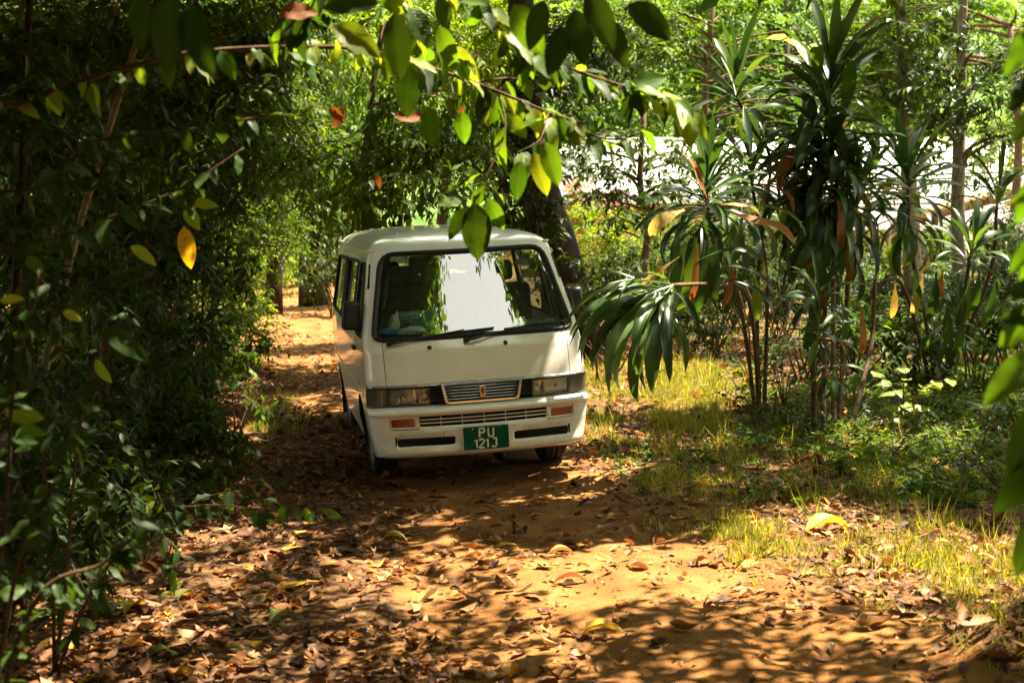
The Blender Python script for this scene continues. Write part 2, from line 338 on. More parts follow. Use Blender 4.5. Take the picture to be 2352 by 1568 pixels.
def inpoly(x, y, P):
    r = np.zeros(x.shape, bool); n = len(P)
    for i in range(n):
        x1, y1 = P[i]; x2, y2 = P[(i + 1) % n]
        c = (y1 > y) != (y2 > y)
        r ^= c & (x < (x2 - x1) * (y - y1) / (y2 - y1 + 1e-12) + x1)
    return r
def litprob(B):                                                 # chance that a spray at B would shade a sunlit patch
    k = B[:, 2] / SUN.z; x = B[:, 0] - SUN.x * k; y = B[:, 1] - SUN.y * k
    pr = np.zeros(len(B))
    for p, P in LITP:
        pr = np.maximum(pr, p * inpoly(x, y, P))
        if p > .85:
            j_ = .5 if np.ptp(P[:, 0]) * np.ptp(P[:, 1]) > 2.5 else .15
            for dx, dy in ((j_, 0), (-j_, 0), (0, j_), (0, -j_), (.7 * j_, .7 * j_), (-.7 * j_, -.7 * j_)): pr = np.maximum(pr, p * inpoly(x + dx, y + dy, P))
    return pr
# spots above the ground that the sun reaches: the overhanging branch, the back-lit leaves, the tree in the gap
SUNSPOT = [(at(px, py, Y), tol) for px, py, Y, tol in ((1240, 390, 5.6, .45), (1130, 500, 5.6, .4), (1500, 250, 5.7, .6), (1580, 280, 5.8, .5), (1000, 150, 5.8, .5), (880, 110, 5.7, .4), (760, 70, 4.9, .3), (425, 540, 6.2, .12), (450, 470, 6.2, .12), (2310, 560, 3.1, .35), (2320, 720, 3.1, .35), (2330, 430, 3.1, .3),
           (1000, 120, 22, 1.6), (1120, 180, 22, 1.4), (900, 60, 22, 1.2), (1400, 560, 33, 1.8), (600, 600, 33, 1.0), (560, 700, 22, .9), (1530, 520, 11.8, .35), (1620, 420, 12.6, .3), (2080, 880, 12.5, .5), (1690, 150, 14.6, .5), (2260, 100, 18.5, .8), (2240, 230, 18.3, .6), (1400, 720, 11, .35))]
def sunkeep(B):
    k = U(0, 1, len(B)) > litprob(B)
    for p, tol in SUNSPOT:
        t = (B[:, 2] - p[2]) / SUN.z; d2 = (B[:, 0] - p[0] - SUN.x * t) ** 2 + (B[:, 1] - p[1] - SUN.y * t) ** 2
        k &= ~((t > tol + .2) & (d2 < (tol + .25) ** 2))
    return k
# ------------------------------------------------------------------ the van (own frame: x across as seen from the front, y back, z up)
def paintmat():
    m, N, L, b = newmat('van_white_paint')
    tc = N.new('ShaderNodeTexCoord'); sp = N.new('ShaderNodeSeparateXYZ'); L.new(tc.outputs['Object'], sp.inputs[0])
    nz = N.new('ShaderNodeTexNoise'); nz.inputs['Scale'].default_value = 5; nz.inputs['Detail'].default_value = 7; L.new(tc.outputs['Object'], nz.inputs[0])
    mr = N.new('ShaderNodeMapRange'); mr.inputs[1].default_value = .62; mr.inputs[2].default_value = .26; L.new(sp.outputs[2], mr.inputs[0])   # road dust low on the panels
    n2_ = N.new('ShaderNodeTexNoise'); n2_.inputs['Scale'].default_value = 38; n2_.inputs['Detail'].default_value = 8; n2_.inputs['Roughness'].default_value = .7; L.new(tc.outputs['Object'], n2_.inputs[0])
    rs = ramp(N, [(.50, (.25, .25, .25)), (.66, (1.3, 1.3, 1.3))]); L.new(n2_.outputs[0], rs.inputs[0])
    m0 = N.new('ShaderNodeMath'); m0.operation = 'MULTIPLY'; L.new(rs.outputs[0], m0.inputs[0]); L.new(nz.outputs[0], m0.inputs[1])
    mu = N.new('ShaderNodeMath'); mu.operation = 'MULTIPLY'; L.new(mr.outputs[0], mu.inputs[0]); L.new(m0.outputs[0], mu.inputs[1])
    mx = N.new('ShaderNodeMixRGB'); L.new(mu.outputs[0], mx.inputs[0])
    r = ramp(N, [(.35, (.82, .785, .68)), (.65, (.88, .85, .76))]); L.new(nz.outputs[0], r.inputs[0])
    L.new(r.outputs[0], mx.inputs[1]); mx.inputs[2].default_value = (.45, .34, .20, 1)
    L.new(mx.outputs[0], b.inputs['Base Color']); b.inputs['Roughness'].default_value = .35; b.inputs['Coat Weight'].default_value = .8; b.inputs['Coat Roughness'].default_value = .05
    return m
M_paint = paintmat()
M_rubber = plain('black_rubber', (.012, .012, .012), .55, spec=.4)
M_plas = plain('black_plastic', (.018, .018, .018), .4)
M_dgrey = plain('dark_trim', (.05, .05, .048), .45)
M_tyre = plain('tyre_rubber', (.016, .015, .014), .85, noise=.4, nscale=20, bump=.3)
M_chrome = plain('chrome', (.64, .67, .70), .18, metal=.85)
M_bowl = plain('lamp_reflector', (.40, .41, .37), .3, metal=.45, noise=.3, nscale=45)
def ribbed():
    m, N, L, b = newmat('lamp_reflector'); b.inputs['Base Color'].default_value = (.78, .79, .75, 1); b.inputs['Metallic'].default_value = .55; b.inputs['Roughness'].default_value = .16
    tc = N.new('ShaderNodeTexCoord'); wv = N.new('ShaderNodeTexWave'); wv.inputs['Scale'].default_value = 34; wv.inputs['Distortion'].default_value = .4; L.new(tc.outputs['Object'], wv.inputs[0])
    nz = N.new('ShaderNodeTexNoise'); nz.inputs['Scale'].default_value = 25; L.new(tc.outputs['Object'], nz.inputs[0]); ad_ = N.new('ShaderNodeMath'); ad_.operation = 'ADD'; L.new(wv.outputs['Fac'], ad_.inputs[0]); L.new(nz.outputs[0], ad_.inputs[1])
    bp = N.new('ShaderNodeBump'); bp.inputs['Strength'].default_value = .8; bp.inputs['Distance'].default_value = .012; L.new(ad_.outputs[0], bp.inputs['Height']); L.new(bp.outputs[0], b.inputs['Normal']); return m
M_bowl = ribbed()
M_rim = plain('steel_rim', (.12, .115, .105), .45, metal=.6)
M_amber = plain('amber_lens', (.26, .035, .008), .15, coat=.6)
M_smoke = plain('smoked_lens', (.10, .095, .075), .12, coat=.7)
M_green = plain('plate_green', (.002, .075, .042), .5, spec=.15, noise=.3, nscale=12)
M_letter = plain('plate_letters', (.74, .70, .56), .4)
M_trimint = plain('interior_vinyl', (.12, .14, .125), .6)
M_seat = plain('seat_fabric', (.06, .06, .055), .85, noise=.3, nscale=40)
M_under = plain('underbody', (.01, .009, .008), .9)
M_badge = plain('badge_gold', (.45, .22, .05), .25, metal=1)
def glassmat(name, tint, ior=1.9, base=.0):
    m, N, L, b = newmat(name); N.remove(b)
    tr = N.new('ShaderNodeBsdfTransparent'); tr.inputs[0].default_value = (*tint, 1)
    gl = N.new('ShaderNodeBsdfGlossy'); gl.inputs['Roughness'].default_value = 0.0; gl.inputs[0].default_value = (1, 1, 1, 1)
    lw = N.new('ShaderNodeLayerWeight'); lw.inputs[0].default_value = .5; f0 = ((ior - 1) / (ior + 1)) ** 2     # Schlick reflectance, the same from both sides
    pw_ = N.new('ShaderNodeMath'); pw_.operation = 'POWER'; L.new(lw.outputs['Facing'], pw_.inputs[0]); pw_.inputs[1].default_value = 5
    fr = N.new('ShaderNodeMath'); fr.operation = 'MULTIPLY_ADD'; L.new(pw_.outputs[0], fr.inputs[0]); fr.inputs[1].default_value = 1 - f0; fr.inputs[2].default_value = f0
    mx = N.new('ShaderNodeMixShader'); L.new(fr.outputs[0], mx.inputs[0]); L.new(tr.outputs[0], mx.inputs[1]); L.new(gl.outputs[0], mx.inputs[2])
    if base:                                                      # dust film on the glass
        df = N.new('ShaderNodeBsdfDiffuse'); df.inputs[0].default_value = (.55, .5, .4, 1); tc = N.new('ShaderNodeTexCoord'); nz = N.new('ShaderNodeTexNoise'); nz.inputs['Scale'].default_value = 9; nz.inputs['Detail'].default_value = 8; nz.inputs['Roughness'].default_value = .7
        L.new(tc.outputs['Object'], nz.inputs[0]); mr = N.new('ShaderNodeMapRange'); mr.inputs[1].default_value = .35; mr.inputs[2].default_value = .75; mr.inputs[3].default_value = base * .3; mr.inputs[4].default_value = base * 1.6; L.new(nz.outputs[0], mr.inputs[0])
        m2 = N.new('ShaderNodeMixShader'); L.new(mr.outputs[0], m2.inputs[0]); L.new(mx.outputs[0], m2.inputs[1]); L.new(df.outputs[0], m2.inputs[2]); mx = m2
    L.new(mx.outputs[0], N['Material Output'].inputs[0]); return m
M_glass = glassmat('window_glass', (.78, .90, .82), 3.1, .03)
M_lens = glassmat('lamp_glass', (.82, .86, .80), 1.75)

VAN = obj('van', None, label='white minivan with green number plate parked on the dirt track', cat='van')
VAN.location = (VX, VY, 0); VAN.rotation_euler = (0, VROLL, VYAW)
class Skin:
    """closed plan outline that changes with height: front arc, corner, side, rear corner, rear"""
    def __init__(s, tab): s.t = np.array(tab, float)            # columns v z y0 w r b y1 r2
    def par(s, v): return [np.interp(v, s.t[:, 0], s.t[:, k]) for k in range(1, 8)]
    def __call__(s, q, v):
        z, y0, w_, r, b_, y1, r2 = s.par(v); q = np.asarray(q, float)
        f = w_ - r; m_ = 2 * b_ / f; t = np.clip(q, 0, 1); x = t * f; y = y0 + b_ * t * t
        t = np.clip(q - 1, 0, 1); ys = y0 + b_ + m_ * r + r
        xc = w_ - r * (1 - t) ** 2; yc = (1 - t) ** 2 * (y0 + b_) + 2 * t * (1 - t) * (y0 + b_ + m_ * r) + t * t * ys
        x = np.where(q > 1, xc, x); y = np.where(q > 1, yc, y)
        t = np.clip(q - 2, 0, 1); ye = y1 - r2
        x = np.where(q > 2, w_ - .02 * sstep(.75, 1, t), x); y = np.where(q > 2, ys + (ye - ys) * t, y)
        t = np.clip(q - 3, 0, 1); wr = w_ - .02
        x = np.where(q > 3, wr - r2 * t * t, x); y = np.where(q > 3, ye + r2 * (1 - (1 - t) ** 2), y)
        t = np.clip(q - 4, 0, 1); x = np.where(q > 4, (wr - r2) * (1 - t), x)
        return np.stack(np.broadcast_arrays(x, y, z), -1)
    def fq(s, x, v):
        z, y0, w_, r, b_, y1, r2 = s.par(v)
        return np.where(x <= w_ - r, x / (w_ - r), 2 - np.sqrt(np.clip((w_ - x) / r, 0, 1)))
    def sq(s, y, v):
        z, y0, w_, r, b_, y1, r2 = s.par(v); ys = y0 + b_ + 2 * b_ / (w_ - r) * r + r
        q = 2 + (y - ys) / (y1 - r2 - ys)
        return np.where(q < 2, np.maximum(1.02, 2 - np.sqrt(np.clip((ys - y) / r * .5, 0, 1))), q)
    SEG = np.array([0, .72, .92, 3.9, 4.1, 4.8])
    def dom(s, q): return np.interp(q, range(6), s.SEG)
    def inv(s, c): return np.interp(c, s.SEG, range(6))
def rpoly(pts, rads, n=5):                                       # polygon with rounded corners
    out = []; k = len(pts); pts = [np.array(p, float) for p in pts]
    for i in range(k):
        p, a, c = pts[i], pts[i - 1], pts[(i + 1) % k]; r = rads[i] if hasattr(rads, '__len__') else rads
        if r <= 0: out.append(p); continue
        da, dc = nrm(a - p), nrm(c - p); r = min(r, .45 * np.linalg.norm(a - p), .45 * np.linalg.norm(c - p))
        for t in np.linspace(0, 1, n): out.append((1 - t) ** 2 * (p + da * r) + 2 * t * (1 - t) * p + t * t * (p + dc * r))
    return np.array(out)
def dense(P, step=.03, close=True):
    out = []; n = len(P)
    for i in range(n if close else n - 1):
        a, b_ = P[i], P[(i + 1) % n]; k = max(1, int(np.ceil(np.linalg.norm(b_ - a) / step)))
        out += [a + (b_ - a) * j / k for j in range(k)]
    if not close: out.append(P[-1])
    return np.array(out)
def front_loop(sk, pts, rads=0, step=.03):                       # (x, z) polygon on the front -> domain (c, v)
    P = dense(rpoly(pts, rads), step); return np.stack([sk.dom(sk.fq(P[:, 0], P[:, 1])), P[:, 1]], -1)
def side_loop(sk, pts, rads=0, step=.04):
    P = dense(rpoly(pts, rads), step); return np.stack([sk.dom(sk.sq(P[:, 0], P[:, 1])), P[:, 1]], -1)
def shrink(Lp, d):
    n = len(Lp); c = Lp.mean(0); t = nrm(np.roll(Lp, -1, 0) - np.roll(Lp, 1, 0)); nn = np.stack([-t[:, 1], t[:, 0]], -1)
    area = np.sum(Lp[:, 0] * np.roll(Lp[:, 1], -1) - np.roll(Lp[:, 0], -1) * Lp[:, 1]); Q = Lp + nn * d * np.sign(area); Q[Lp[:, 0] < 1e-6, 0] = 0; return Q
def cut(sk, cs, vs, loops):
    """triangulate the domain grid with the loops as constraints; returns vertices (c,v), triangles and centroid"""
    C, W_ = np.meshgrid(cs, vs); pts = [tuple(p) for p in np.stack([C.ravel(), W_.ravel()], -1)]; E_ = []
    for lp in loops:
        lp = np.stack([np.clip(lp[:, 0], cs[0], cs[-1]), np.clip(lp[:, 1], vs[0], vs[-1])], -1)
        k = len(pts); n = len(lp); pts += [tuple(p) for p in lp]; E_ += [(k + i, k + (i + 1) % n) for i in range(n)]
    r = delaunay_2d_cdt([Vector(p) for p in pts], E_, [], 0, 1e-5)
    V = np.array([tuple(v) for v in r[0]]); F = np.array([f for f in r[2] if len(f) == 3]); return V, F, V[F].mean(1)
def orient(V3, F):                                                # make a skin's triangles face outwards
    a, b_, c = V3[F[:, 0]], V3[F[:, 1]], V3[F[:, 2]]; n = np.cross(b_ - a, c - a); m_ = (a + b_ + c) / 3
    out = m_ - np.array([0, 2.2, 1.0]); out = np.where(np.abs(out) > 0, out, 1e-6)
    flip = (n * (m_ - np.array([0, np.clip(m_[:, 1], .9, 3.6).mean(), 1.0]))).sum(1) < 0
    F = F.copy(); F[flip] = F[flip][:, ::-1]; return F
def skin_piece(name, sk, V, F, mat, parent, off=0.0, mirror=True, thick=0.0, label=None, only=None):
    u, inv = np.unique(F, return_inverse=True); F2 = inv.reshape(F.shape); c, v = V[u, 0], V[u, 1]
    q = sk.inv(c); P = sk(q, v)
    if off:
        e = 1e-3; dq = sk(np.clip(q + e, 0, 5), v) - sk(np.clip(q - e, 0, 5), v); dv = sk(q, v + e) - sk(q, v - e)
        n = nrm(np.cross(dq, dv)); P = P + n * off
    def build(sx):
        Q = P.copy(); Q[:, 0] *= sx; return Q, (F2 if sx > 0 else F2[:, ::-1])
    bm = bmesh.new()
    for sx in ((1, -1) if mirror is True else (mirror,) if mirror else (1,)):
        Q, FF = build(sx); vs_ = [bm.verts.new(p) for p in Q]
        for f in FF:
            try: bm.faces.new([vs_[i] for i in f])
            except ValueError: pass
    bmesh.ops.remove_doubles(bm, verts=bm.verts, dist=2e-4)
    if thick:
        be = [e for e in bm.edges if e.is_boundary]; ex = bmesh.ops.extrude_edge_only(bm, edges=be)
        for v_ in [g for g in ex['geom'] if isinstance(g, bmesh.types.BMVert)]:
            v_.co += Vector((-.6 * thick * np.sign(v_.co.x) if abs(v_.co.x) > .8 else 0, thick if v_.co.y < 1 else 0, 0))
    bmesh.ops.recalc_face_normals(bm, faces=bm.faces)
    for f in bm.faces: f.smooth = True
    me = bpy.data.meshes.new(name); bm.to_mesh(me); bm.free(); me.materials.append(mat)
    o = obj(name, me, parent)
    if label: o['label'] = label
    return o
def loop3d(sk, lp, off=0.0, sx=1):
    q = sk.inv(lp[:, 0]); v = lp[:, 1]; P = sk(q, v); e = 1e-3
    n = nrm(np.cross(sk(np.clip(q + e, 0, 5), v) - sk(np.clip(q - e, 0, 5), v), sk(q, v + e) - sk(q, v - e))); P = P + n * off
    P[:, 0] *= sx; return P
def pipe(name, P, r, mat, parent, closed=True, k=6, flat=None, label=None):
    P = np.asarray(P, float)
    if closed: P = np.concatenate([P, P[:1], P[1:2]])
    V, F = tube(P, r, k); o = obj(name, mesh(name, V, F, [mat], None, True), parent)
    if label: o['label'] = label
    return o
def box_me(name, size, mat, bevel=.0, seg=2):
    bm = bmesh.new(); bmesh.ops.create_cube(bm, size=1); bmesh.ops.scale(bm, vec=size, verts=bm.verts)
    if bevel: bmesh.ops.bevel(bm, geom=bm.edges[:], offset=bevel, segments=seg, affect='EDGES', profile=.5)
    for f in bm.faces: f.smooth = bool(bevel)
    me = bpy.data.meshes.new(name); bm.to_mesh(me); bm.free(); me.materials.append(mat); return me
def box(name, c, size, mat, parent=None, bevel=.0, rot=None, seg=2, **kw):
    o = obj(name, box_me(name, size, mat, bevel, seg), parent, c, **kw)
    if rot: o.rotation_euler = rot
    return o
def prism(name, P, depth, mat, parent, bevel=0, axis_='y', **kw):    # extruded (x, z) polygon, front at y
    bm = bmesh.new(); f = bm.faces.new([bm.verts.new(p) for p in P]); ex = bmesh.ops.extrude_face_region(bm, geom=[f])
    bmesh.ops.translate(bm, vec=depth, verts=[g for g in ex['geom'] if isinstance(g, bmesh.types.BMVert)])
    if bevel: bmesh.ops.bevel(bm, geom=bm.edges[:], offset=bevel, segments=2, affect='EDGES', profile=.5)
    bmesh.ops.recalc_face_normals(bm, faces=bm.faces)
    me = bpy.data.meshes.new(name); bm.to_mesh(me); bm.free(); me.materials.append(mat); return obj(name, me, parent, **kw)
def lathe(name, prof, mat, parent, loc, axis_='x', n=36, rot=None):  # profile (radius, along axis)
    a = np.linspace(0, 2 * np.pi, n, endpoint=False); pr = np.array(prof, float); k = len(pr)
    V = np.stack([np.repeat(pr[:, 1][None], n, 0), pr[None, :, 0] * np.cos(a)[:, None], pr[None, :, 0] * np.sin(a)[:, None]], -1).reshape(-1, 3)
    if axis_ == 'y': V = V[:, [1, 0, 2]]
    if axis_ == 'z': V = V[:, [1, 2, 0]]
    i = np.arange(n)[:, None] * k; i2 = (np.arange(n)[:, None] + 1) % n * k; j = np.arange(k - 1)[None]
    F = np.stack([i + j, i + j + 1, i2 + j + 1, i2 + j], -1).reshape(-1, 4)
    o = obj(name, mesh(name, V, F, [mat], None, True), parent, loc)
    if rot: o.rotation_euler = rot
    return o

#              v     z     y0    w     r     b     y1    r2
BODY = Skin([[.26, .26, .12, .800, .10, .10, 4.36, .12], [.45, .45, .10, .832, .10, .10, 4.40, .12], [.62, .62, .085, .846, .10, .10, 4.42, .12],
             [.80, .80, .070, .848, .10, .10, 4.42, .12], [1.05, 1.05, .125, .848, .11, .105, 4.41, .12], [1.07, 1.07, .135, .846, .11, .105, 4.41, .12],
             [1.14, 1.14, .185, .842, .11, .11, 4.40, .12], [1.20, 1.20, .222, .833, .11, .112, 4.39, .12], [1.76, 1.76, .575, .735, .095, .13, 4.27, .12],
             [1.80, 1.80, .605, .722, .10, .13, 4.25, .13], [1.815, 1.812, .62, .712, .105, .13, 4.24, .13], [1.84, 1.838, .675, .690, .13, .12, 4.20, .15], [1.87, 1.868, .80, .645, .17, .11, 4.12, .20],
             [1.91, 1.893, .96, .57, .20, .10, 4.0, .22], [1.97, 1.915, 1.20, .43, .20, .06, 3.8, .20], [2.05, 1.928, 1.45, .24, .14, .03, 3.6, .12], [2.12, 1.932, 1.60, .002, .001, .0, 3.4, .001]])
ws = front_loop(BODY, [(-.0, 1.148), (.772, 1.142), (.640, 1.772), (-.0, 1.772)], [0, .07, .11, 0]); ws = ws[ws[:, 0] >= -1e-9]
hood = front_loop(BODY, [(0, .812), (.708, .806), (.712, 1.128), (0, 1.132)], [0, .012, .012, 0])
nose = front_loop(BODY, [(0, .275), (.800, .275), (.830, .45), (.8455, .62), (.8475, .797), (0, .801)], 0)
dwin = side_loop(BODY, [(.60, 1.19), (1.20, 1.19), (1.20, 1.705), (.86, 1.705)], [.04, .04, .05, .05])
door = side_loop(BODY, [(.50, 1.13), (.86, 1.735), (1.27, 1.735), (1.29, 1.0), (1.30, .70), (1.22, .64), (1.10, .72), (.97, .75), (.80, .73), (.62, .66), (.50, .80)], .03)
w2 = side_loop(BODY, [(1.40, 1.17), (2.42, 1.17), (2.42, 1.69), (1.42, 1.70)], .05)
w3 = side_loop(BODY, [(2.52, 1.17), (4.02, 1.17), (3.92, 1.67), (2.52, 1.69)], .06)
arch = []
for yc in (.97, 3.42):
    a_ = np.linspace(0, np.pi, 22); P = np.stack([yc + .36 * np.cos(a_), .30 + .36 * np.sin(a_)], -1); P = np.concatenate([P, [[yc - .36, .20], [yc + .36, .20]]])
    P[:, 1] = np.maximum(P[:, 1], .20); arch.append(np.stack([BODY.dom(BODY.sq(P[:, 0], P[:, 1])), P[:, 1]], -1))
rw = np.stack([BODY.dom(np.array([5, 4.1, 4.12, 5.0])), np.array([1.2, 1.2, 1.68, 1.68])], -1)
loops = [ws, hood, shrink(hood, .005), nose, dwin, door, shrink(door, .006), w2, w3, *arch, rw]
cs = np.concatenate([np.linspace(0, .72, 25)[:-1], np.linspace(.72, .92, 9)[:-1], np.linspace(.92, 3.9, 60)[:-1], np.linspace(3.9, 4.1, 6)[:-1], np.linspace(4.1, 4.8, 9)])
vs = np.concatenate([np.arange(.26, 1.04, .06), [1.05, 1.06, 1.07], np.arange(1.10, 1.80, .05), [1.80, 1.81, 1.82, 1.835, 1.85, 1.87, 1.89, 1.91, 1.94, 1.97, 2.01, 2.05, 2.085, 2.12]])
V_, F_, Cn = cut(BODY, cs, vs, loops)
ip = lambda lp: inpoly(Cn[:, 0], Cn[:, 1], np.clip(lp, [-1, -1], [9, 9]))
i_ws, i_h, i_hi, i_n, i_dw, i_d, i_di, i_2, i_3, i_rw = [ip(l) for l in (ws, hood, shrink(hood, .005), nose, dwin, door, shrink(door, .006), w2, w3, rw)]
i_a = ip(arch[0]) | ip(arch[1])
body = ~(i_ws | i_h | i_n | i_d | i_2 | i_3 | i_a | i_rw | i_dw)
skin_piece('body', BODY, V_, F_[body], M_paint, VAN)
skin_piece('hood', BODY, V_, F_[i_hi & ~i_ws], M_paint, VAN, off=.001)
skin_piece('windscreen', BODY, V_, F_[i_ws], M_glass, VAN, off=-.006)
for sx in (1, -1):
    dr = skin_piece('door', BODY, V_, F_[i_di & ~i_dw], M_paint, VAN, mirror=sx)
    skin_piece('window', BODY, V_, F_[i_dw], M_glass, dr, off=-.006, mirror=sx)
    pipe('window_gasket', loop3d(BODY, dwin, .001, sx), .012, M_rubber, dr)
    hp = BODY(BODY.sq(np.array([1.16]), np.array([1.02])), np.array([1.02]))[0]
    box('handle', (sx * (hp[0] + .012), hp[1], 1.02), (.025, .16, .035), M_plas, dr, .008)
    for lp, mk in ((w2, i_2), (w3, i_3)):
        wn = skin_piece('side_window', BODY, V_, F_[mk], M_glass, VAN, off=-.006, mirror=sx)
        pipe('window_gasket', loop3d(BODY, lp, .001, sx), .014, M_rubber, wn)
    mid = np.array([[2.47, 1.17], [2.47, 1.69]]); P = BODY(BODY.sq(mid[:, 0], mid[:, 1]), mid[:, 1]) + [.004, 0, 0]; P[:, 0] *= sx
    pipe('window_pillar', spline(P, 6), .03, M_rubber, VAN, closed=False)
    g_ = np.stack([np.linspace(BODY.dom(1.3), BODY.dom(3.2), 60), np.full(60, 1.80)], -1)   # rain gutter under the roof
    pipe('rain_gutter', loop3d(BODY, g_, .008, sx), .011, M_paint, VAN, closed=False)
    b_ = np.stack([np.linspace(BODY.dom(2.05), BODY.dom(3.4), 60), np.full(60, .72)], -1)     # side crease moulding
    pipe('side_moulding', loop3d(BODY, b_, .001, sx), .006, M_paint, VAN, closed=False)
    sd = [(1.36, .95), (1.36, 1.745), (2.44, 1.735), (2.46, .95), (2.46, .40), (1.36, .40)]
    if sx == 1: pass
skin_piece('rear_window', BODY, V_, F_[i_rw], M_glass, VAN, off=-.004)
wl = ws[(ws[:, 0] > 1e-6)]; P = loop3d(BODY, ws, .002); P = P[np.argsort(np.arange(len(P)))]
r_ = np.concatenate([P[::1]]); half = [p for p in r_ if p[0] > 1e-5]
st_i = int(np.argmin([abs(p[0]) + 10 * (p[2] > 1.4) for p in r_]))
seq = np.roll(r_, -st_i, 0); seq = seq[np.argsort([0 if p[0] > -1 else 1 for p in seq], kind='stable')]
ring = np.array([p for p in seq if p[0] > 2e-3])
# order the half ring from bottom centre to top centre
if ring[0][2] > ring[-1][2]: ring = ring[::-1]
full = np.concatenate([ring, (ring * [-1, 1, 1])[::-1]])
pipe('windscreen_gasket', full, .019, M_rubber, VAN)
# roof ribs pressed into the panel
for x_ in (-.42, .42):
    yy = np.linspace(1.35, 3.9, 20); zz = []
    tv = np.linspace(1.80, 2.12, 200); pr = BODY.par(tv)
    zz = np.interp(abs(x_), pr[2][::-1], pr[0][::-1])
    pipe('roof_rib', np.stack([np.full(20, x_), yy, np.full(20, zz - .002) - .01 * (abs(yy - 2.6) > 1.2)], -1), .010, M_paint, VAN, closed=False)
# inner faces so that gaps read dark; floor, underbody
box('floor_pan', (0, 2.45, .40), (1.56, 3.7, .06), M_under, VAN)
box('front_bulkhead', (0, .36, .70), (1.50, .05, .62), M_under, VAN)
box('chassis', (0, 2.3, .30), (1.0, 3.9, .14), M_under, VAN, .02)
box('front_axle', (0, .97, .26), (1.30, .10, .10), M_under, VAN, .02)
box('rear_axle', (0, 3.42, .29), (1.30, .14, .14), M_under, VAN, .03)

# bumper
BUM = Skin([[.255, .262, .060, .775, .16, .07, .60, .01], [.275, .275, .022, .795, .16, .075, .60, .01], [.30, .30, .004, .806, .16, .08, .60, .01], [.335, .335, .006, .815, .155, .085, .60, .01],
            [.36, .36, .018, .822, .15, .085, .60, .01], [.42, .42, .022, .832, .15, .085, .60, .01], [.50, .50, .014, .842, .145, .088, .60, .01], [.570, .570, .012, .847, .14, .09, .60, .01], [.582, .582, .010, .848, .14, .09, .60, .01],
            [.587, .587, -.004, .855, .145, .09, .60, .01], [.60, .60, -.012, .858, .145, .09, .60, .01], [.620, .620, -.010, .857, .145, .09, .60, .01], [.635, .634, .006, .850, .14, .09, .60, .01], [.645, .643, .03, .84, .14, .09, .59, .01], [.66, .648, .075, .82, .13, .09, .57, .01]])
BUM.SEG = np.array([0, .70, .92, 1.26, 1.27, 1.97])
vent = front_loop(BUM, [(0, .497), (.484, .498), (.488, .578), (0, .578)], [0, .012, .012, 0])
sig = front_loop(BUM, [(.518, .500), (.690, .502), (.694, .562), (.520, .563)], .012)
intake = front_loop(BUM, [(.222, .352), (.655, .352), (.655, .416), (.222, .416)], .022)
plateh = front_loop(BUM, [(0, .31), (.168, .31), (.168, .474), (0, .474)], 0)
cs2 = np.concatenate([np.linspace(0, .70, 24)[:-1], np.linspace(.70, .92, 10)[:-1], np.linspace(.92, 1.26, 8)])
vs2 = np.array([.255, .265, .275, .287, .30, .315, .335, .36, .39, .42, .46, .50, .54, .570, .578, .582, .584, .587, .593, .60, .61, .62, .628, .635, .64, .645, .66])
Vb, Fb, Cb = cut(BUM, cs2, vs2, [vent, sig, intake, plateh])
ipb = lambda lp: inpoly(Cb[:, 0], Cb[:, 1], lp)
bum = skin_piece('bumper', BUM, Vb, Fb[~(ipb(vent) | ipb(sig) | ipb(intake))], M_paint, VAN, thick=.035)
for sx in (1, -1):
    skin_piece('turn_signal', BUM, Vb, Fb[ipb(sig)], M_amber, bum, off=-.006, mirror=sx)
    box('intake_recess', (sx * .44, .13, .385), (.46, .06, .09), M_under, bum)
    ln = np.stack([BUM.dom(BUM.fq(np.array([.700] * 6 + [.69, .67] + list(np.linspace(.64, .49, 6))), np.array([.58, .56, .54, .53, .52, .505, .492, .487] + [.485] * 6))), np.array([.58, .56, .54, .53, .52, .505, .492, .487] + [.485] * 6)], -1)
    pipe('bumper_crease', loop3d(BUM, ln, -.001, sx), .0035, M_dgrey, bum, closed=False, k=5)
for z_ in (.5245, .5515):
    P = [BUM(BUM.fq(abs(x), z_), z_) * [np.sign(x) or 1, 1, 1] + [0, .012, 0] for x in np.linspace(-.49, .49, 30)]
    pipe('vent_bar', P, .0058, M_paint, bum, closed=False)
for x_ in (-.325, -.165, 0.0, .165, .325):
    y_ = float(BUM(BUM.fq(abs(x_), .54), .54)[1]) + .022
    box('vent_divider', (x_, y_, .538), (.004, .02, .08), M_paint, bum)
box('vent_backing', (0, .16, .538), (1.2, .02, .10), M_under, bum)

